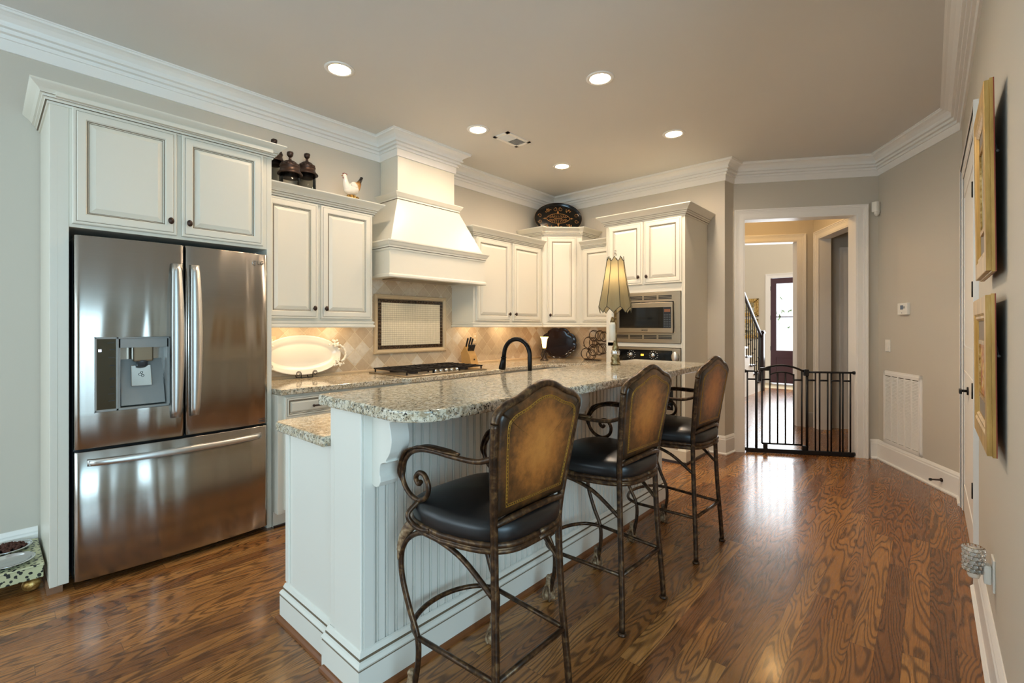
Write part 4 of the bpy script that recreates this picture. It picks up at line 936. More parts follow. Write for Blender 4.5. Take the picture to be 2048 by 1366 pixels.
for s_ in (-1, 1):
    m = MB(ti); hp = [(.034, s_*(a_-.045+.085*math.cos(t_)), .075*math.sin(t_)) for t_ in [(-1.05+2.1*i/16) for i in range(17)]]
    m.tube(hp, .009, 8)
    for i in range(0, 17, 1): p = hp[i]; m.ball((p[0]+.003, p[1]+rng.uniform(-.003, .003), p[2]), .0095, seg=8)
    m.build('handle', M['ceramic'], pl)
    for q in (-1, 1):
        m = MB(ti)
        for i in range(26): m.ball((.036+rng.uniform(0, .01), s_*(a_-.045)+rng.gauss(0, .018), q*.080+rng.gauss(0, .016)), rng.uniform(.007, .010), seg=8)
        m.build('grape_cluster', M['ceramic'], pl)
ps = thing('plate_stand', 'small black wire scroll stand holding the oval platter', 'plate stand', (-3.6, 1.665, ZK))
m = MB()
for s_ in (-1, 1):
    y = 1.655+s_*.045; x = -3.575
    sp_ = [(x, y+s_*(.0), ZK+.006), (x, y, ZK+.03)]
    for i in range(26):
        t_ = i/25; a = PI-t_*PI*2.9; r = .019*(1-.62*t_); sp_.append((x, y+s_*(.019+r*math.cos(a)), ZK+.042+r*math.sin(a)))
    m.tube(sp_, .0028, 6); m.tube([(x, y, ZK+.01), (-3.66, y, ZK+.004), (-3.69, y, ZK+.08)], .003, 6)
m.tube([(-3.575, 1.61, ZK+.008), (-3.575, 1.70, ZK+.008)], .003, 6); m.build('wire_scrolls', M['iron'], ps)
# knife block
kb = thing('knife_block', 'pale wooden knife block right of the cooktop', 'knife block', (-3.53, 3.345, ZK))
KBx, KBy = -3.55, 3.345
ta = math.radians(18)
m = MB(); pr = [(.075, 0), (-.075, 0), (-.085, .13), (-.03, .200), (.045, .10)]
vs = [(KBx+o, KBy-.05, ZK+.001+z_) for o, z_ in pr]+[(KBx+o, KBy+.05, ZK+.001+z_) for o, z_ in pr]; k = 5
m.add(vs, [tuple(range(k)), tuple(range(k, 2*k))[::-1]]+[(i, (i+1) % k, k+(i+1) % k, k+i) for i in range(k)]); m.build('block', M['woodblock'], kb, bevel=.003)
m = MB(); m.box(KBx+.062, KBx+.064, KBy-.006, KBy+.006, ZK+.055, ZK+.07); m.build('maker_mark', M['treewood'], kb)
kn_spots = [(-.03, -.035, .10), (-.03, .0, .11), (-.03, .032, .095), (.0, -.030, .07), (.0, -.012, .07), (.0, .006, .07), (.0, .024, .07), (.0, .040, .07)]
kl = ['large black knife, tallest one in the wooden block', '', '']
nv = Vector((.75, 0, .66)).normalized()
for i, (o, y, L) in enumerate(kn_spots):
    z0 = ZK+(.200+(-.03-o)*(.200-.10)/(.075) if o > -.03 else .200); base = Vector((KBx+o+.004, KBy+y, z0-.012)); d = Vector((.35, .02*(i % 3-1), .94)).normalized()
    r = tag(bpy.data.objects.new('kitchen_knife', None), 'black-handled kitchen knife standing in the wooden knife block', 'knife', 'knives in the wooden block'); COL.objects.link(r); r.location = base
    m = MB(); m.tube([base-d*.01, base+d*L*.3, base+d*L*.9, base+d*L], [.008, .0085, .0095, .006], 8); m.build('handle', M['black'], r)
    m = MB(); m.box(base.x-.001, base.x+.001, base.y-.008, base.y+.008, base.z-.04, base.z+.004); m.build('blade', M['chrome'], r)
# accent torch lamp
al = thing('accent_lamp', 'tiny lit uplight lamp with bronze base in the counter corner', 'lamp', (-3.40, 4.40, ZK))
m = MB(); c = (-3.40, 4.40, ZK)
m.lathe([(.048, .0), (.05, .008), (.040, .016), (.030, .030), (.018, .05), (.014, .08), (.022, .10), (.016, .115), (.026, .13), (.012, .15)], c, 16)
for k in range(5): a = 2*PI*k/5; m.tube(spline([(c[0]+.02*math.cos(a), c[1]+.02*math.sin(a), ZK+.03), (c[0]+.036*math.cos(a), c[1]+.036*math.sin(a), ZK+.07), (c[0]+.02*math.cos(a), c[1]+.02*math.sin(a), ZK+.11), (c[0]+.032*math.cos(a), c[1]+.032*math.sin(a), ZK+.14)], 4), .004, 6)
m.build('base', aged('dark_cast_metal', '#1E1713', '#3C3028', '#6A5A48', .6, .4), al)
t = NT('frosted_glass'); t.set(Base_Color=C('#FFE9C4'), Roughness=.5, Transmission_Weight=.6, Emission_Color=C('#FFC680'), Emission_Strength=1.6); M['frost'] = t.m
m = MB(); m.lathe([(.018, .145), (.024, .17), (.028, .21), (.034, .25), (.050, .278), (.047, .278), (.031, .25), (.025, .21), (.020, .17), (.014, .148)], c, 18); m.build('glass_shade', M['frost'], al)
m = MB(); m.ball((c[0], c[1], ZK+.19), .012, sq=(1, 1, 1.8)); m.build('bulb', M['bulb'], al)
light('accent_lamp_glow', 'POINT', (c[0], c[1], ZK+.262), .5, (1, .72, .42), shadow_soft_size=.02)
# scalloped dark tray
sy_ = thing('scalloped_tray', 'dark red-black scalloped tray leaning in the counter corner', 'tray', (-3.44, 4.74, ZK))
tm = Matrix.Translation((-3.445, 4.76, ZK+.008)) @ Matrix.Rotation(math.radians(-45), 4, 'Z') @ Matrix.Rotation(math.radians(-10), 4, 'Y') @ Matrix.Translation((0, 0, .187))
def scal(k, seg, r): t_ = 2*PI*k/seg; s_ = abs(math.sin(t_*4)); return r*(1+.10*s_**.6+.02*math.cos(4*t_))
m = MB(tm); seg = 96; pf_ = [(.93, -.004), (1.0, .012), (1.0, .016), (.97, .018), (.90, .010), (.84, .004), (.80, .002)]
vs = []
for s2_, d_ in pf_:
    for k in range(seg): t_ = 2*PI*k/seg; q = scal(k, seg, 1.)*s2_; vs.append((d_, .205*q*math.cos(t_), .178*q*math.sin(t_)))
n = len(pf_); m.add(vs, [(i*seg+k, i*seg+(k+1) % seg, (i+1)*seg+(k+1) % seg, (i+1)*seg+k) for i in range(n-1) for k in range(seg)]+[tuple((n-1)*seg+k for k in range(seg)), tuple(range(seg))[::-1]], True); m.build('tray_body', M['redlacquer'], sy_)
m = MB(tm); m.tube([(.019, .205*scal(k, 96, 1.)*.985*math.cos(2*PI*k/96), .178*scal(k, 96, 1.)*.985*math.sin(2*PI*k/96)) for k in range(97)], .004, 6)
m.build('rolled_rim', M['redlacquer'], sy_)
# wire ring rack
rr = thing('wire_ring_rack', 'dark wire rack of interlocking rings on the counter near the oven', 'wire rack', (-2.93, 4.80, ZK))
for (u_, zz, r) in ((-3.09, .975, .068), (-3.02, .965, .062), (-3.05, 1.105, .072), (-2.985, 1.11, .06), (-2.98, 1.19, .066), (-2.90, 1.19, .062), (-2.99, 1.02, .07), (-2.91, 1.03, .068), (-2.86, 1.04, .062), (-2.84, 1.18, .06)):
    for dx, off in ((0, 0), (.008, .03)):
        m = MB(); m.tube([(u_+dx+(r-dx)*math.cos(t_*PI/14), 4.82-off, zz+(r-dx)*math.sin(t_*PI/14)) for t_ in range(29)], .004, 6); m.build('ring', M['bronze'], rr)
m = MB()
for p, q in (((-3.12, 1.07), (-3.0, .985)), ((-3.0, 1.06), (-2.9, 1.11)), ((-2.97, 1.14), (-2.86, 1.05))):
    m.tube(spline([(p[0], 4.805, p[1]), ((p[0]+q[0])/2+.01, 4.805, (p[1]+q[1])/2+.004), (q[0], 4.805, q[1])]), .004, 6)
m.tube([(-3.08, 4.82, ZK+.006), (-3.08, 4.76, ZK+.006), (-2.88, 4.76, ZK+.006), (-2.88, 4.82, ZK+.006), (-3.08, 4.82, ZK+.006)], .004, 6); m.tube([(-3.02, 4.82, ZK+.004), (-3.02, 4.80, ZK+.02)], .004, 6); m.build('connecting_wires', M['bronze'], rr)

# table lamp on the bar
LXp, LYp = -1.60, 2.86; ZB = 1.04
tl = thing('table_lamp', 'lit buffet lamp with pleated olive shade at the far end of the bar', 'lamp', (LXp, LYp, ZB))
m = MB(); m.lathe([(.032, 0), (.034, .012), (.026, .022), (.030, .034), (.030, .05), (.024, .058), (.028, .07), (.028, .095), (.020, .105), (.024, .115), (.016, .135), (.012, .16), (.009, .20), (.010, .24), (.0, .24)], (LXp, LYp, ZB), 18); m.build('base', M['brass'], tl)
m = MB(); m.lathe([(.0285, .068), (.0305, .075), (.0305, .09), (.0285, .097)], (LXp, LYp, ZB), 18); m.build('collar', M['chrome'], tl)
m = MB(); m.lathe([(.008, .24), (.008, .52), (.016, .53), (.016, .56), (0, .56)], (LXp, LYp, ZB), 12); m.build('stem', M['brass'], tl)
m = MB(); m.ball((LXp, LYp, ZB+.60), .022, sq=(1, 1, 1.5)); m.build('bulb', M['bulb'], tl)
light('table_lamp_glow', 'POINT', (LXp, LYp, ZB+.60), 2.3, (1, .74, .44), shadow_soft_size=.028)
# shade: six concave gores with scalloped edges
NS = 8; seg = 64; rows = 14; vs = []
def shade_pt(k, j, dr=0):
    t_ = 2*PI*k/seg; ph = (k % (seg//NS))/(seg//NS); cusp = abs(2*ph-1)         # 1 at ribs, 0 mid gore
    v = j/rows; rad = .060+.054*v**1.2; rad *= (1-.10*(1-cusp))
    top = .700+.034*(1-cusp)**1.5; bot = .392-.040*(1-cusp)**1.2
    return Vector(((rad+dr)*math.cos(t_), (rad+dr)*math.sin(t_), top+(bot-top)*v))
sh = MB(); sh.add([shade_pt(k, j) for j in range(rows+1) for k in range(seg)], [(j*seg+k, j*seg+(k+1) % seg, (j+1)*seg+(k+1) % seg, (j+1)*seg+k) for j in range(rows) for k in range(seg)], True)
sho = sh.build('lamp_shade', M['shade'], tl, local=True)
for k in range(0, seg, seg//NS):
    m = MB(); m.tube([shade_pt(k, j, .001) for j in range(rows+1)], .0022, 6); m.build('braid_trim', M['braid'], sho, local=True)
m = MB(); m.tube([shade_pt(k % seg, 0) for k in range(seg+1)], .0022, 6); m.tube([shade_pt(k % seg, rows) for k in range(seg+1)], .0022, 6); m.build('braid_edge', M['braid'], sho, local=True)
m = MB(); m.tube([(LXp, LYp, ZB+.56), (LXp, LYp, ZB+.735)], .003, 6); m.tube([(LXp-.055, LYp, ZB+.70), (LXp+.055, LYp, ZB+.70)], .002, 6); m.ball((LXp, LYp, ZB+.745), .012); m.ball((LXp, LYp, ZB+.77), .009); m.ball((LXp, LYp, ZB+.755), .007); m.build('crystal_finial', M['glass'], tl)
tp = MB(); qx, qy = LXp-.012, LYp-.02
tp.ball((qx, qy, ZB+.365), .007); tp.ball((qx, qy, ZB+.35), .009); tp.ball((qx, qy, ZB+.335), .006); tp.tube([(qx, qy, ZB+.50), (qx, qy, ZB+.36)], .0012, 5); tp.build('bead_chain', M['ceramic'], tl)
m = MB(); m.lathe([(.006, .325), (.013, .30), (.017, .286)], (qx, qy, ZB), 12); m.build('tassel_cap', M['brass'], tl)
m = MB(); m.lathe([(.017, .288), (.021, .27), (.021, .165), (.0, .165)], (qx, qy, ZB), 14); m.build('tassel', M['cream'], tl)

# ------------------------------------------------------------------ things on top of the cabinets
CT = 2.293
m = MB(); m.box(XW+.003, UX+.05, 1.25, 2.12, 2.284, 2.291); m.build('top_board', M['cab'], c1)
def jar(x, y, r, hb, label, brim):
    j = thing('glass_jar', label, 'jar', (x, y, CT)); m = MB()
    m.lathe([(r*.9, 0), (r, .01), (r, hb), (r-.004, hb), (r-.004, .014), (0, .012)], (x, y, CT), 28); m.build('glass_body', M['jarglass'], j)
    z0 = CT+hb; m = MB(); m.lathe([(r*.72, -.035), (r*.80, -.03), (r*.80, .0), (brim, -.008), (brim, .0), (r*1.02, .014), (r*.92, .03), (r*.92, .045), (r*.98, .05), (r*.6, .085), (.012, .10), (0, .10)], (x, y, z0), 24)
    ld = m.build('lid', M['bronze'], j); m = MB(); rr_ = random.Random(int(x*1000+y*77))
    for i in range(9):
        a = 2*PI*i/9; m.ball((x+r*.72*math.cos(a), y+r*.72*math.sin(a), z0+.062), r*.26, seg=8, sq=(1, 1, .6))
        m.ball((x+r*.42*math.cos(a+.3), y+r*.42*math.sin(a+.3), z0+.082), r*.2, seg=8, sq=(1, 1, .6))
    m.build('leaf_relief', M['bronze'], ld)
    m = MB(); m.tube([(x, y, z0+.095), (x, y, z0+.125)], [.012, .008], 8); m.ball((x, y, z0+.142), .022, seg=10, sq=(1, 1, 1.1)); m.ball((x+.01, y+.008, z0+.15), .013, seg=8); m.ball((x-.01, y-.006, z0+.152), .013, seg=8); m.build('finial', M['bronze'], ld)
jar(-3.64, 1.437, .062, .235, 'tall clear glass jar with bronze lid, nearest the refrigerator cabinet', .075)
jar(-3.475, 1.484, .072, .115, 'short wide glass jar with bronze lid, front of the pair on the cabinet', .086)
jar(-3.635, 1.682, .066, .195, 'medium glass jar with bronze lid, behind the short one', .082)
hn = thing('ceramic_hen', 'white and brown ceramic hen on top of the cabinet left of the hood', 'figurine', (-3.42, 1.935, CT))
hn.scale = (.86, .86, .86)
H0 = Vector((-3.52, 1.985, CT+.055))
def hen_body():
    m = MB(); st_ = [(-.005, -.060, .050, .012), (-.0, -.050, .045, .035), (0, -.030, .045, .050), (0, 0, .050, .055), (0, .030, .062, .050), (0, .055, .085, .038), (0, .075, .115, .026), (0, .088, .150, .012)]
    pts = spline([(0, y, z_) for _, y, z_, r in st_], 3); rs = []
    for i in range(len(st_)-1):
        for k in range(3): t_ = k/3; rs.append(st_[i][3]*(1-t_)+st_[i+1][3]*t_)
    rs.append(st_[-1][3]); m.tube([p+Vector((0, 0, .02)) for p in pts], rs, 14)
    m.tube(spline([(0, -.030, .07), (0, -.050, .11), (0, -.056, .15), (0, -.062, .178)], 4), [.042, .040, .037, .034, .031, .028, .025, .022, .020, .019, .018, .018, .014], 12)
    m.ball((0, -.064, .180), .019, sq=(.9, 1.05, 1))
    for k in range(5): m.tube([(0, .07, .12), (0+.006*(k-2), .085+.004*k, .15+.012*k), (0, .078+.004*k, .165+.008*k)], [.018, .014, .004], 8)
    return m
bm_ = hen_body(); r_ = bm_.build('body', M['hen'], hn, local=True); r_.location = (0, 0, .035)
for s_ in (-1, 1):
    m = MB(); m.ball((s_*.045, .015, .105), .04, sq=(.28, 1.1, .7)); m.build('wing', M['hen'], hn, local=True).location = (0, 0, .035)
m = MB()
for k in range(4): m.ball((0, -.078+k*.011, .232-.003*abs(k-1.5)), .008, sq=(.6, .8, 1.6), seg=8)
m.ball((0, -.078, .196), .007, seg=8, sq=(.7, .7, 1.6)); m.build('comb', M['comb'], hn, local=True)
m = MB(); m.tube([(0, -.083, .214), (0, -.097, .210)], [.006, .001], 6); m.build('beak', M['goldpaint'], hn, local=True)
m = MB(); rg_ = random.Random(2)
for i in range(60): a = rg_.uniform(0, 2*PI); m.tube([(.04*math.cos(a), .01+.055*math.sin(a), rg_.uniform(0, .04)), (.05*math.cos(a+.4), .01+.065*math.sin(a+.4), rg_.uniform(0.005, .045))], .004, 5)
m.lathe([(.04, 0), (.045, .02), (.03, .05)], (0, .01, 0), 12, sy=1.3); m.build('nest_base', M['nest'], hn, local=True)
# oval tray on the corner cabinet
otm = Matrix.Translation((-3.39, 4.67, 2.425)) @ Matrix.Rotation(math.radians(-45), 4, 'Z') @ Matrix.Rotation(math.radians(-9), 4, 'Y') @ Matrix.Translation((0, 0, .200))
ot = thing('oval_tray', 'black oval tray painted with gold scrollwork above the corner cabinet', 'tray', (-3.39, 4.67, 2.42))
m = MB(otm); ellipse_dish(m, .292, .200, [(.02, -.004), (0, .012), (.001, .016), (.005, .017), (.012, .014), (.03, .004), (.035, .003)]); tb = m.build('tray_body', M['lacquer'], ot)
m = MB(otm)
m.tube([(.014, .291*math.cos(t_*PI/40), .199*math.sin(t_*PI/40)) for t_ in range(81)], .0018, 5)
def scroll(cy, cz, r, a0, dr, turns=1.1, th=.0035):
    m.tube([(.006, cy+r*(1-.6*i/18)*math.cos(a0+dr*turns*2*PI*i/18), cz+r*(1-.6*i/18)*math.sin(a0+dr*turns*2*PI*i/18)) for i in range(19)], [th*(1-.5*i/18) for i in range(19)], 5)
eye = [(.144*math.cos(t_), .062*math.sin(t_)*abs(math.sin(t_))**.25) for t_ in [2*PI*i/48 for i in range(49)]]
m.tube([(.006, a, b) for a, b in eye], .0032, 5)
for i in range(-5, 6):
    y = i*.022; h = .058*math.sqrt(max(0, 1-(y/.144)**2))*.92
    if h > .012:
        for s_ in (-1, 1): m.tube([(.006, y*.8, s_*h*.25), (.006, y+.006*(1 if i > 0 else -1 if i < 0 else 0), s_*h*.7), (.006, y, s_*h)], [.004, .003, .002], 5)
m.tube([(.006, -.05, 0), (.006, .05, 0)], .004, 5)
for s_ in (-1, 1):
    scroll(s_*.225, .036, .024, 0 if s_ > 0 else PI, s_); scroll(s_*.225, -.036, .024, 0 if s_ > 0 else PI, -s_); scroll(s_*.035, .118, .026, PI/2, s_); scroll(s_*.035, -.118, .026, -PI/2, -s_)
    for q in (-1, 1):
        for k in range(14): a = rng.uniform(0, 2*PI); rr2 = rng.uniform(.004, .030); m.ball((.006, s_*.125+rr2*1.5*math.cos(a), q*.100+rr2*.8*math.sin(a)), .0065, seg=6, sq=(.4, 1, 1))
    for k in range(3): m.ball((.006, s_*(.160+.012*k), 0), .008-.002*k, seg=6, sq=(.4, 1.2, 1.4-.3*k)); m.ball((.006, 0, s_*(.075+.012*k)), .011-.003*k, seg=6, sq=(.4, 1.4, 1))
tag(m.build('gold_scrollwork', M['goldpaint'], ot), 'gold painted scrollwork')

# ------------------------------------------------------------------ bar stools
def tubem(pts, r, seg=10): m = MB(); m.tube(pts, r, seg); return m
def make_stool(label):
    r = thing('bar_stool', label, 'bar stool', (0, 0, 0), 'leather-backed bar stools along the island')
    SM = M['stoolmetal']
    # seat cushion (local forward = -x)
    def seat_out(k, n=44):
        t_ = 2*PI*k/n; ct, st_ = math.cos(t_), math.sin(t_)
        x = .222*math.copysign(abs(ct)**.55, ct); y = .222*math.copysign(abs(st_)**.5, st_); return x-.012, y*(1-.20*max(0, x/.222))
    n = 44; rows_ = [(.95, .636), (1.0, .646), (1.015, .662), (1.02, .684), (.99, .700), (.90, .714), (.72, .727), (.45, .737), (0.02, .742)]
    m = MB(); vs = []
    for s_, z_ in rows_:
        for k in range(n): x, y = seat_out(k); vs.append((x*s_-.01, y*s_, z_-.0))
    m.add(vs, [(i*n+k, i*n+(k+1) % n, (i+1)*n+(k+1) % n, (i+1)*n+k) for i in range(len(rows_)-1) for k in range(n)]+[tuple(range(n))[::-1], tuple((len(rows_)-1)*n+k for k in range(n))], True)
    tag(m.build('seat_cushion', M['blackleather'], r, local=True), 'black leather seat')
    m = MB(); rim = [(seat_out(k % n)[0]*.99-.01, seat_out(k % n)[1]*.99, .640) for k in range(n+1)]; m.tube(rim, .011, 8); m.tube([(x, y, z_-.020) for x, y, z_ in rim], .009, 8); m.build('seat_frame', SM, r, local=True)
    # back: two posts joined over a camel-back top
    post = lambda s_: [(.188, s_*.190, 0.012), (.181, s_*.180, .16), (.168, s_*.168, .36), (.160, s_*.163, .56), (.160, s_*.165, .66), (.172, s_*.180, .78), (.190, s_*.200, .92), (.205, s_*.210, 1.02)]
    crest = [(.209, -.202, 1.047), (.213, -.168, 1.069), (.217, -.11, 1.086), (.221, -.05, 1.111), (.222, 0, 1.120), (.221, .05, 1.111), (.217, .11, 1.086), (.213, .168, 1.069), (.209, .202, 1.047)]
    for s_ in (-1, 1):
        m = MB(); m.tube(spline(post(s_), 5), .0125, 10); lg = m.build('leg', SM, r, local=True)
        m = MB(); m.lathe([(.018, 0), (.019, .006), (.014, .014)], (.188, s_*.190, 0), 12); m.build('foot_glide', SM, lg, local=True)
    m = MB(); m.tube(spline([post(-1)[-1]]+crest+[post(1)[-1]], 5), .0135, 10); m.build('crest_rail', SM, r, local=True)
    # leather panel
    L = spline([(.160, .655), (.172, .78), (.190, .92), (.205, 1.02)][:0] or [(.153, .760, 0), (.190, .92, 0), (.205, 1.02, 0)], 4)
    outl = []
    sp1 = spline(post(1)[4:]+crest[::-1][:1], 5); side = [(p.y-.006, p.z) for p in sp1 if p.z > .712]
    top = [(p.y, p.z-.006) for p in spline(crest[::-1], 4)]
    right = side; leftside = [(-y, z_) for y, z_ in side[::-1]]
    outl = right+top[1:-1]+leftside
    def bx(z_): return .168+(z_-.75)*.155
    n2 = len(outl); cy, cz = 0, .92
    m = MB(); vs = []; lay = [(1.0, -.010), (1.0, .006), (.96, .012), (.91, .0155), (.90, .0156), (.02, .0156)]
    for s_, h in lay:
        for (y, z_) in outl: yy, zz = cy+(y-cy)*s_, cz+(z_-cz)*s_; vs.append((bx(zz)+h, yy, zz))
    m.add(vs, [(i*n2+k, i*n2+(k+1) % n2, (i+1)*n2+(k+1) % n2, (i+1)*n2+k) for i in range(len(lay)-1) for k in range(n2)]+[tuple(range(n2))[::-1], tuple((len(lay)-1)*n2+k for k in range(n2))], True)
    bk = m.build('backrest', M['backleather'], r, local=True)
    m = MB()
    for s_, th in ((.84, .0016), (.80, .0010)):
        ln = [Vector((bx(cz+(z_-cz)*s_)+.0155, cy+(y-cy)*s_, cz+(z_-cz)*s_)) for y, z_ in outl]; ln.append(ln[0]); m.tube(ln, th, 5)
    ln = [Vector((bx(cz+(z_-cz)*.82)+.0155, (y)*.82, cz+(z_-cz)*.82)) for y, z_ in outl]
    for i in range(len(ln)):
        a, b = ln[i], ln[(i+1) % len(ln)]; k = max(1, int((b-a).length/.010))
        for j in range(k): p = a+(b-a)*(j/k); m.ball(p, .0026, seg=6, sq=(.3, 1, 1))
    m.build('gold_tooling', M['goldline'], bk, local=True)
    m = MB(); m.tube(spline([(.168, -.168, .705), (.190, -.09, .722), (.197, 0, .728), (.190, .09, .722), (.168, .168, .705)], 5), .0105, 8); m.build('lower_back_rail', SM, r, local=True)
    # front legs: cabriole with leaf knee and claw foot
    for s_ in (-1, 1):
        fl = [(-.165, s_*.178, .628), (-.208, s_*.190, .60), (-.244, s_*.200, .54), (-.257, s_*.204, .48), (-.248, s_*.203, .41), (-.212, s_*.200, .32), (-.172, s_*.197, .24), (-.168, s_*.197, .16), (-.182, s_*.200, .08), (-.192, s_*.202, .035)]
        m = MB(); m.tube(spline(fl, 5), [.010+.0*0 for _ in range(46)], 10); lg = m.build('leg', SM, r, local=True)
        m = MB(); kp_ = spline([(-.182, s_*.184, .636), (-.226, s_*.196, .595), (-.254, s_*.202, .535), (-.262, s_*.205, .478)], 5); m.tube(kp_, [.009, .014, .018, .020, .021, .021, .0205, .020, .019, .0175, .016, .0145, .013, .012, .011, .009], 8)
        for i in range(2, 13): p = kp_[i]; w_ = .014*(1-i/18); m.ball((p.x-.010, p.y-w_, p.z+.004), .006, seg=6, sq=(1, .8, 1.3)); m.ball((p.x-.010, p.y+w_, p.z+.004), .006, seg=6, sq=(1, .8, 1.3))
        m.build('leaf_ornament', M['ornament'], lg, local=True)
        m = MB(); fx0, fy0 = -.198, s_*.203; m.ball((fx0, fy0, .027), .027, seg=12)
        for k in range(4): a = PI/4+k*PI/2; m.tube(spline([(fx0+.004*math.cos(a), fy0+.004*math.sin(a), .085), (fx0+.022*math.cos(a), fy0+.022*math.sin(a), .055), (fx0+.028*math.cos(a), fy0+.028*math.sin(a), .025), (fx0+.022*math.cos(a), fy0+.022*math.sin(a), .006)], 3), .0055, 6)
        m.lathe([(.008, .06), (.016, .08), (.012, .10), (.015, .11), (.008, .12)], (fx0, fy0, 0), 10); m.build('claw_foot', M['ornament'], lg, local=True)
        # arched brace
        m = MB(); m.tube(spline([(-.262, s_*.206, .485), (-.225, s_*.203, .555), (-.155, s_*.198, .600), (-.070, s_*.196, .603), (.04, s_*.182, .568), (.160, s_*.165, .480)], 5), .009, 8); m.build('brace', SM, r, local=True)
        m = MB(); m.tube([(-.172, s_*.197, .238), (.176, s_*.174, .240)], .009, 8); m.build('stretcher', SM, r, local=True)
        # arm
        ap = [(.190, s_*.196, .916), (.120, s_*.199, .893), (.012, s_*.201, .889), (-.070, s_*.202, .890), (-.140, s_*.204, .886), (-.195, s_*.204, .868), (-.232, s_*.204, .835), (-.250, s_*.203, .795), (-.243, s_*.203, .755), (-.210, s_*.202, .722), (-.160, s_*.201, .710), (-.118, s_*.201, .732), (-.108, s_*.201, .770), (-.130, s_*.201, .802), (-.160, s_*.201, .803), (-.176, s_*.201, .782), (-.160, s_*.201, .766), (-.148, s_*.201, .776)]
        m = MB(); m.tube(spline(ap, 5), .0088, 8); am = m.build('arm', SM, r, local=True)
        def strip(path, wd, th):
            m = MB(); P_ = spline(path, 5); n_ = len(P_); vs = []
            for i, p in enumerate(P_):
                tg = (P_[min(i+1, n_-1)]-P_[max(i-1, 0)]).normalized(); sd = Vector((0, 1, 0)); nn = tg.cross(sd).normalized(); w_ = wd*min(1, .25+1.2*math.sin(PI*min(max(i/(n_-1), .04), .96)))
                vs += [p+sd*w_-nn*th, p+sd*w_+nn*th, p-sd*w_+nn*th, p-sd*w_-nn*th]
            m.add(vs, [(i*4+k, i*4+(k+1) % 4, (i+1)*4+(k+1) % 4, (i+1)*4+k) for i in range(n_-1) for k in range(4)]+[(3, 2, 1, 0), tuple((n_-1)*4+k for k in range(4))], True); return m
        strip([(.040, s_*.200, .900), (-.05, s_*.202, .902), (-.130, s_*.204, .900), (-.180, s_*.204, .886)], .019, .003).build('arm_pad', SM, am, local=True)
        strip([(-.165, s_*.204, .893), (-.215, s_*.204, .872), (-.242, s_*.204, .835), (-.255, s_*.204, .795), (-.250, s_*.204, .760)], .017, .003).build('arm_scroll_plate', SM, am, local=True)
        m = MB(); m.tube(spline([(-.160, s_*.201, .708), (-.165, s_*.242, .675), (-.148, s_*.236, .645), (-.110, s_*.226, .632), (-.070, s_*.224, .640)], 5), .0085, 8); m.build('arm_support', SM, r, local=True)
    m = MB(); m.tube(spline([(-.172, -.197, .238), (-.240, -.165, .240), (-.285, -.09, .241), (-.300, 0, .241), (-.285, .09, .241), (-.240, .165, .240), (-.172, .197, .238)], 6), .0095, 8); m.build('footrest_bow', SM, r, local=True)
    m = MB(); m.tube([(.176, -.174, .240), (.176, .174, .240)], .009, 8); m.build('stretcher', SM, r, local=True)
    return r
def copy_tree(o, parent=None):
    c = o.copy(); COL.objects.link(c)
    if parent is not None: c.parent = parent
    for ch in list(o.children): copy_tree(ch, c)
    return c
s1 = make_stool('nearest of the three leather-backed bar stools, at the near end of the island')
s2 = copy_tree(s1); s2['label'] = 'middle of the three leather-backed bar stools along the island'
s3 = copy_tree(s1); s3['label'] = 'farthest of the three leather-backed bar stools, toward the black gate'
for s_, x, y, a in ((s1, -1.138, 1.185, 0), (s2, -1.150, 1.985, -2), (s3, -1.140, 2.80, -2.5)):
    s_.location = (x, y, 0); s_.rotation_euler = (0, 0, math.radians(a))

# ------------------------------------------------------------------ pet feeder
pf2 = thing('pet_feeding_stand', 'spotted raised pet bowl stand on gold feet beside the refrigerator cabinet', 'pet feeder', (-3.47, .08, 0))
fx0, fx1, fy0, fy1 = -3.69, -3.27, -.06, .20; zt = .132
m = MB(); m.box(fx0, fx1, fy0, fy1, .066, zt-.006); m.box(fx0-.002, fx1+.004, fy0-.004, fy1+.004, zt-.008, zt); m.build('stand_box', M['leopard'], pf2, bevel=.003)
for x in (fx0+.04, fx1-.04):
    for y in (fy0+.04, fy1-.04): m = MB(); m.ball((x, y, .033), .035, sq=(1, 1, .97), seg=16); m.build('ball_foot', M['gold'], pf2)
for i, (x, lab) in enumerate(((-3.585, 'steel pet bowl filled with brown kibble, the one nearest the wall'), (-3.375, 'empty shiny steel pet bowl, the one farther from the wall'))):
    m = MB(); m.lathe([(.03, .004), (.062, .006), (.080, .016), (.083, .022), (.094, .022), (.094, .019), (.085, .018), (.083, .010), (.062, .001), (0, .001)][::-1], (x, .085, zt), 32)
    tag(m.build('pet_bowl', M['chrome'], loc=(x, .085, zt)), lab, 'bowl', 'steel bowls in the pet stand')
m = MB(); rk = random.Random(9)
for i in range(150):
    a = rk.uniform(0, 2*PI); q = .070*math.sqrt(rk.random()); m.ball((-3.585+q*math.cos(a), .085+q*math.sin(a), zt+.014+.014*(1-q/.07)+rk.uniform(0, .006)), .0075, seg=6)
tag(m.build('dry_pet_food', M['kibble'], loc=(-3.585, .085, zt+.01)), 'brown dry kibble heaped in the bowl nearest the wall', 'pet food', kind='stuff')

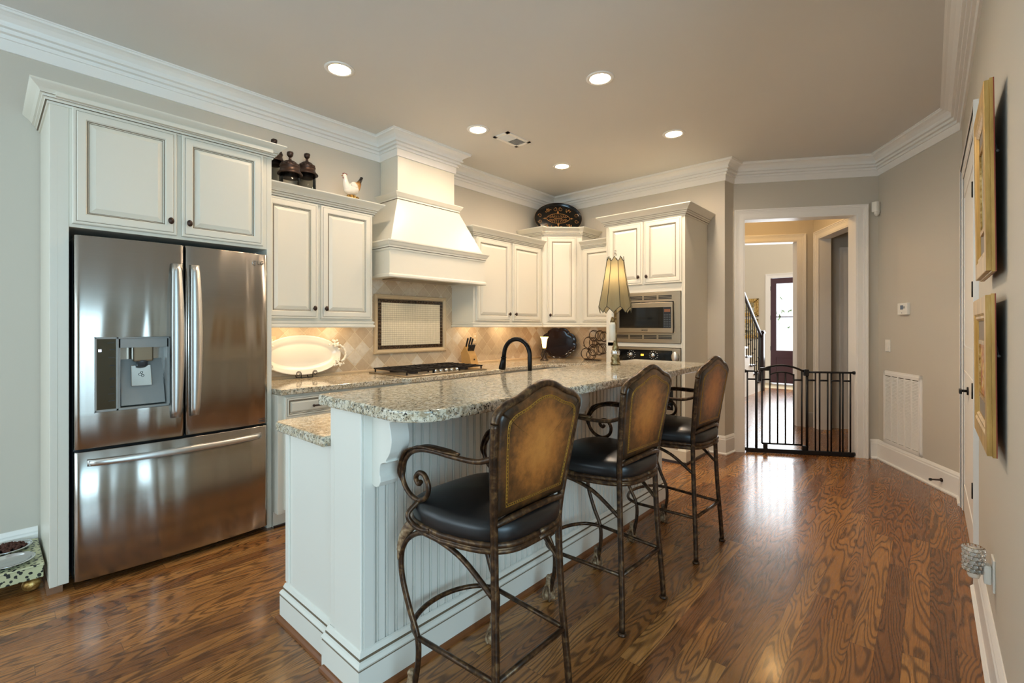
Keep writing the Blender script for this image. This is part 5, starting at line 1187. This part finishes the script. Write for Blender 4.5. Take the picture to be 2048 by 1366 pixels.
# ------------------------------------------------------------------ baby gate in the doorway
GB = .01
gt = thing('baby_gate', 'black metal baby gate with arched walk-through door in the cased doorway', 'baby gate', (HW(.7, GB)[0], HW(.7, GB)[1], 0))
def gbar(a0, z0, a1, z1, r=.008, name='bar', b=GB, sq=False):
    m = MB(HM); m.tube([(a0, b, z0), (a1, b, z1)], r, 8); return m.build(name, M['gate'], gt)
m = MB(HM); m.box(.212, 1.205, GB-.015, GB+.015, .002, .045); m.build('bottom_rail', M['gate'], gt, bevel=.004)
m = MB(HM); m.tube([(1.205, GB, .838), (1.085, GB, .838)], .009, 8); m.tube([(.665, GB, .838), (.212, GB, .838)], .010, 8); m.lathe([(.02, 0), (.02, .008)], (0, 0, 0)); 
m = MB(HM); m.tube([(1.205, GB, .838), (1.085, GB, .838)], .009, 8); m.tube([(.665, GB, .838), (.212, GB, .838)], .010, 8); m.build('top_rail', M['gate'], gt)
for (a, z_) in ((1.212, .838), (.210, .838), (1.212, .03), (.210, .03)): m = MB(HM @ Matrix.Translation((a, GB, z_))); m.lathe([(.017, -.008), (.017, .008)], (0, 0, 0), 12, axis='x'); m.build('wall_pad', M['black'], gt)
gbar(1.192, .03, 1.192, .838); gbar(1.106, .03, 1.106, .838, .013, 'hinge_post')
gbar(.632, .03, .632, .845, .013, 'latch_post')
for a in (.555, .517, .444, .412, .334, .308, .241): gbar(a, .04, a, .838)
for a0, a1 in ((1.192, 1.106), (.632, .555), (.517, .444), (.412, .334), (.308, .241)): gbar(a0, .755, a1, .755, .009, 'cross_piece')
dg = MB(HM); Zs = lambda a: .845+.056*(1-((a-.87)/.205)**2)
dg.tube([(a, GB, Zs(a)) for a in [1.075-.41*i/20 for i in range(21)]], .010, 8); dgo = dg.build('gate_door_arch', M['gate'], gt)
m = MB(HM); m.tube([(1.052, GB, .096), (.675, GB, .096)], .009, 8); m.build('gate_door_bottom', M['gate'], gt)
for a in (1.052, .978): gbar(a, .096, a, Zs(a))
for a in (.905, .832): gbar(a, .096, a, .81+.02*(1-((a-.87)/.11)**2))
for a in (.755, .680): gbar(a, .096, a, Zs(a) if a < .7 else .815)
m = MB(HM); m.tube([(a, GB, .805+.028*(1-((a-.867)/.113)**2)) for a in [.98-.226*i/12 for i in range(13)]], .008, 8); m.build('gate_door_inner_arch', M['gate'], gt)
gbar(1.052, .755, .978, .755, .009, 'cross_piece'); gbar(.755, .755, .680, .755, .009, 'cross_piece')
m = MB(HM); m.box(1.075, .985, GB-.016, GB+.016, .845, .878); m.build('latch_handle', M['gate'], gt, bevel=.008)
m = MB(HM); m.box(.665, .618, GB-.018, GB+.018, .80, .865); m.build('latch_catch', M['gate'], gt, bevel=.005)
for a in (1.115, 1.09): m = MB(HM @ Matrix.Translation((a, GB-.014, .84))); m.ball((0, 0, 0), .007, seg=8); m.build('screw', M['chrome'], gt)
for a in (1.02, .66): m = MB(HM); m.box(a-.018, a+.018, GB-.018, GB+.018, .045, .09); m.build('lower_hinge', M['gate'], gt, bevel=.003)

# ------------------------------------------------------------------ grille wall fittings; local (b, a, z) with +a into the room
GWm = Matrix(((.5, -c30, 0, CX), (-c30, -.5, 0, CY), (0, 0, 1, 0), (0, 0, 0, 1)))   # (distance along wall toward camera, out, z)
gr = thing('return_air_grille', 'tall white louvred return air grille low on the angled wall', 'vent', (GWm @ Vector((.38, 0, .53)))[:])
m = MB(GWm); g0_, g1_, z0, z1 = .096, .665, .180, .880
m.box(g0_, g1_, 0, .006, z0, z0+.03); m.box(g0_, g1_, 0, .006, z1-.03, z1); m.box(g0_, g0_+.03, 0, .006, z0, z1); m.box(g1_-.03, g1_, 0, .006, z0, z1)
m.box(g0_+.018, g1_-.018, .006, .012, z0+.018, z0+.045); m.box(g0_+.018, g1_-.018, .006, .012, z1-.045, z1-.018); m.box(g0_+.018, g0_+.035, .006, .012, z0+.02, z1-.02); m.box(g1_-.035, g1_-.018, .006, .012, z0+.02, z1-.02)
m.build('frame', M['white'], gr)
m = MB(GWm); m.box(g0_+.02, g1_-.02, .0, .002, z0+.02, z1-.02); m.build('dark_backing', plain('filter_cloth', '#5E5648', .9), gr)
m = MB(GWm); wcol = (g1_-g0_-.07)/5; NSL = 46
for cidx in range(5):
    xa = g0_+.035+cidx*wcol
    if cidx: m.box(xa-.008, xa+.008, .003, .010, z0+.04, z1-.04)
    for k in range(NSL):
        zz = z0+.05+k*(z1-z0-.1)/NSL; m.add([(xa, .010, zz), (xa+wcol, .010, zz), (xa+wcol, .003, zz+.0095), (xa, .003, zz+.0095), (xa, .009, zz-.0012), (xa+wcol, .009, zz-.0012), (xa+wcol, .002, zz+.0083), (xa, .002, zz+.0083)], [(0, 1, 2, 3), (4, 7, 6, 5), (0, 4, 5, 1), (1, 5, 6, 2), (2, 6, 7, 3), (3, 7, 4, 0)])
m.build('louvres', M['white'], gr)
th = thing('thermostat', 'small white thermostat with grey screen on the angled wall', 'thermostat', (GWm @ Vector((.43, 0, 1.455)))[:])
m = MB(GWm); m.box(.36, .50, 0, .026, 1.405, 1.51); m.build('case', M['plastic'], th, bevel=.004)
m = MB(GWm); m.box(.405, .445, .026, .0275, 1.452, 1.49); m.build('screen', M['lcd'], th)
m = MB(GWm); m.box(.452, .458, .026, .028, 1.46, 1.48); m.box(.462, .468, .026, .028, 1.46, 1.48); m.box(.42, .43, .026, .028, 1.418, 1.426); m.build('button', M['grey'], th)
sw = thing('light_switch', 'cream rocker switch plate left above the return air grille', 'switch', (GWm @ Vector((.165, 0, 1.118)))[:])
m = MB(GWm); m.box(.125, .205, 0, .006, 1.06, 1.175); m.build('plate', M['plastic'], sw, bevel=.002)
m = MB(GWm); m.box(.149, .181, .006, .011, 1.085, 1.15); m.build('rocker', M['plastic'], sw, bevel=.002)
ms = thing('motion_sensor', 'white rounded motion sensor beside the top corner of the doorway casing', 'sensor', (HM @ Vector((.03, 0, 2.42)))[:])
SMt = HM @ Matrix.Translation((.030, -.032, 2.455)) @ Matrix.Rotation(math.radians(-42), 4, 'Z')
m = MB(SMt); m.prism([(.035, .03), (.035, -.012), (.02, -.024), (-.02, -.024), (-.035, -.012), (-.035, .03)], -.035, .065); m.lathe([(0, -.075), (.018, -.07), (.03, -.055), (.035, -.035)], (0, 0, 0), 16, sy=.65); m.build('case', M['plastic'], ms, bevel=.004)
m = MB(SMt); m.ball((0, -.018, -.035), .010, seg=8); m.build('lens', M['white'], ms)
ds = thing('door_stop', 'bronze spring door stop on the baseboard of the angled wall', 'door stop', (GWm @ Vector((.93, 0, .08)))[:])
m = MB(GWm @ Matrix.Translation((.93, .018, .085))); m.lathe([(.016, 0), (.016, .006), (.007, .012), (.006, .07)], (0, 0, 0), 12, axis='y'); m.build('rod', M['bronze'], ds)
m = MB(GWm @ Matrix.Translation((.93, .018, .085))); m.lathe([(.010, .07), (.011, .082), (.006, .088)], (0, 0, 0), 12, axis='y'); m.build('tip', M['black'], ds)

# ------------------------------------------------------------------ pictures on the right wall
def leaning_picture(label, y0, y1, z0, z1, x_top, x_bot, art, wd=.085):
    r = thing('gilt_picture', label, 'picture', (XR-.04, (y0+y1)/2, z0), 'gilt pictures hung on the right wall')
    ang = math.atan2(x_bot-x_top, z1-z0); xf = Matrix.Translation((x_bot, y0, z0)) @ Matrix.Rotation(-ang, 4, 'Y')   # local x toward wall
    W_ = y1-y0; H_ = (z1-z0)
    rg = [(0, .024, 1), (0, .021, 0), (0, .013, 0), (.004, .012, 0), (.004, .001, 0), (.006, 0, 0), (.033, .0, 0), (wd*.7, .0, 0), (wd*.8, .004, 0), (wd*.9, .003, 0), (wd, .010, 0), (wd, .024, 0)]
    m = MB(xf); vs = []
    for ins, h, _ in rg: vs += [(h, ins, ins), (h, W_-ins, ins), (h, W_-ins, H_-ins), (h, ins, H_-ins)]
    fs = [(i*4+k, i*4+(k+1) % 4, i*4+4+(k+1) % 4, i*4+4+k) for i in range(len(rg)-1) for k in range(4)]; m.add(vs, fs); m.mi[-len(fs):] = [rg[i][2] for i in range(len(rg)-1) for k in range(4)]
    m.build('frame', [M['gilt'], M['redwood']], r)
    m = MB(xf); m.box(.012, .015, wd-.01, W_-wd+.01, wd-.01, H_-wd+.01); m.build('mat_board', M['matboard'], r)
    a = wd+.07
    if H_-2*a > .05:
        m = MB(xf); 
        for b in ((a, W_-a, a, a+.015), (a, W_-a, H_-a-.015, H_-a), (a, a+.015, a, H_-a), (W_-a-.015, W_-a, a, H_-a)): m.box(.006, .014, b[0], b[1], b[2], b[3])
        m.build('inner_fillet', M['gold'], r); m = MB(xf); m.box(.011, .014, a+.01, W_-a-.01, a+.01, H_-a-.01); m.build('painting', art, r)
    m = MB(xf); m.ball((.029, .008, H_*.62), .005, seg=8); m.tube([(.029, .01, H_*.62), (.032, W_/2, H_*.9), (.029, W_-.01, H_*.62)], .0015, 5); m.box(.020, .023, .02, W_-.02, .02, H_-.02); m.build('hanging_wire', M['darkgrey'], r)
leaning_picture('upper gilt-framed picture leaning out from the right wall', 2.13, 2.60, 1.475, 2.092, .128, .134, M['paint_a'])
leaning_picture('lower gilt-framed picture with taupe mat and bright still life', 2.13, 2.70, .882, 1.405, .132, .136, M['paint_b'])

# outlet and crystal night light on the right wall
ol = thing('wall_outlet', 'white wall outlet plate low on the right wall behind the crystal night light', 'outlet', (XR, 2.51, .38))
m = MB(); m.box(XR-.007, XR, 2.475, 2.55, .315, .435); m.build('plate', M['plastic'], ol, bevel=.002)
nl = thing('crystal_night_light', 'crystal-beaded cylindrical night light plugged low on the right wall', 'night light', (.128, 2.51, .37))
m = MB(); m.box(.150, XR-.008, 2.49, 2.535, .335, .405); m.build('plug_body', M['plastic'], nl, bevel=.006)
m = MB()
for j in range(6):
    for k in range(11): a = 2*PI*(k+.5*(j % 2))/11; m.ball((.124+.027*math.cos(a), 2.51+.027*math.sin(a), .377+j*.0155), .0082, seg=8)
m.build('crystal_beads', M['glass'], nl)
m = MB()
for j in range(7): m.tube([(.124+.0275*math.cos(t_*PI/10), 2.51+.0275*math.sin(t_*PI/10), .369+j*.0155) for t_ in range(21)], .0010, 5)
m.build('wire_frame', M['brass'], nl)
m = MB(); m.lathe([(.0, .345), (.016, .346), (.019, .355), (.019, .366), (.022, .37)], (.124, 2.51, 0), 16); m.lathe([(.015, .372), (.015, .455), (0, .457)], (.124, 2.51, 0), 12); m.build('glass_cup', M['ceramic'], nl)
# outlets on the backsplash
for y, lab in ((1.44, 'cream outlet plate on the tiles above the oval platter'), (3.56, 'cream outlet plate on the tiles right of the knife block')):
    o = thing('wall_outlet', lab, 'outlet', (XT, y, 1.16)); m = MB(); m.box(XT, XT+.006, y-.036, y+.036, 1.115, 1.225); m.build('plate', M['almond'], o, bevel=.002)
    m = MB()
    for zz in (1.145, 1.185): m.box(XT+.006, XT+.0075, y-.012, y+.012, zz, zz+.02)
    m.build('socket', M['cream'], o)

# ------------------------------------------------------------------ recessed lights and ceiling register
labs = ['near-left recessed ceiling light, closest above the refrigerator', 'near-right recessed ceiling light, over the middle of the bar', 'recessed ceiling light beside the ceiling register', 'recessed ceiling light nearest the cased doorway', 'farthest recessed ceiling light, above the corner cabinet end']
SPW = 52
for (x, y), lb in zip(((-2.865, 1.54), (-1.66, 2.76), (-2.865, 2.79), (-1.66, 3.98), (-2.865, 4.01)), labs):
    o = thing('recessed_light', lb, 'ceiling light', (x, y, ZC), 'recessed ceiling lights')
    m = MB(); m.lathe([(.068, -.001), (.070, -.006), (.092, -.004), (.095, 0)], (x, y, ZC), 32); m.build('trim_ring', M['white'], o)
    m = MB(); m.lathe([(0, -.0025), (.069, -.0025)], (x, y, ZC), 32); m.build('lens', M['lamp_lens'], o)
    light('recessed_lamp', 'SPOT', (x, y, ZC-.02), SPW*(.38 if y < 2 else .55 if x < -2 else 1.15), WARM, (0, 0, 0), spot_size=math.radians(172), spot_blend=.7, shadow_soft_size=.07)
cv = thing('ceiling_register', 'white louvred air register in the ceiling between the recessed lights', 'vent', (-2.785, 3.14, ZC))
m = MB(); vx0, vx1, vy0, vy1 = -2.875, -2.70, 2.985, 3.295
m.box(vx0, vx1, vy0, vy0+.03, ZC-.008, ZC-.0005); m.box(vx0, vx1, vy1-.03, vy1, ZC-.008, ZC-.0005); m.box(vx0, vx0+.03, vy0, vy1, ZC-.008, ZC-.0005); m.box(vx1-.03, vx1, vy0, vy1, ZC-.008, ZC-.0005); m.build('frame', M['white'], cv)
m = MB(); m.box(vx0+.02, vx1-.02, vy0+.02, vy1-.02, ZC-.002, ZC-.0005); m.build('dark_duct', M['black'], cv)
m = MB()
for k in range(22): y = vy0+.034+k*.0112; s_ = .006 if k < 11 else -.006; m.add([(vx0+.03, y, ZC-.002), (vx1-.03, y, ZC-.002), (vx1-.03, y+s_, ZC-.009), (vx0+.03, y+s_, ZC-.009), (vx0+.03, y+.0012, ZC-.002), (vx1-.03, y+.0012, ZC-.002), (vx1-.03, y+s_+.0012, ZC-.009), (vx0+.03, y+s_+.0012, ZC-.009)], [(0, 1, 2, 3), (7, 6, 5, 4), (0, 4, 5, 1), (1, 5, 6, 2), (2, 6, 7, 3), (3, 7, 4, 0)])
m.build('louvres', M['white'], cv)
# under-cabinet lamps
def uc(x, y, e=.75, rz=0):
    light('under_cabinet_lamp', 'AREA', (x, y, 1.338), e, (1, .72, .42), (0, 0, rz), shape='RECTANGLE', size=.10, size_y=.25)
for y in (1.50, 1.88, 3.45, 3.95): uc(-3.58, y)
uc(-3.45, 4.7, .4)
light('hood_lamp', 'SPOT', (-3.45, 2.5, 1.705), 3.0, (1, .78, .5), (0, 0, 0), spot_size=math.radians(130), spot_blend=.6, shadow_soft_size=.04)
light('hood_lamp', 'SPOT', (-3.45, 2.95, 1.705), 3.0, (1, .78, .5), (0, 0, 0), spot_size=math.radians(130), spot_blend=.6, shadow_soft_size=.04)
# hall ceiling lamp
hl = HW(.7, .8); light('hall_lamp', 'POINT', (hl[0], hl[1], 2.74), 8, (1, .62, .26), shadow_soft_size=.08)
light('foyer_fill', 'POINT', (-1.6, 9.3, 3.9), 95, (1, .90, .78), shadow_soft_size=.3)  # fill light added to brighten the foyer walls, no fixture
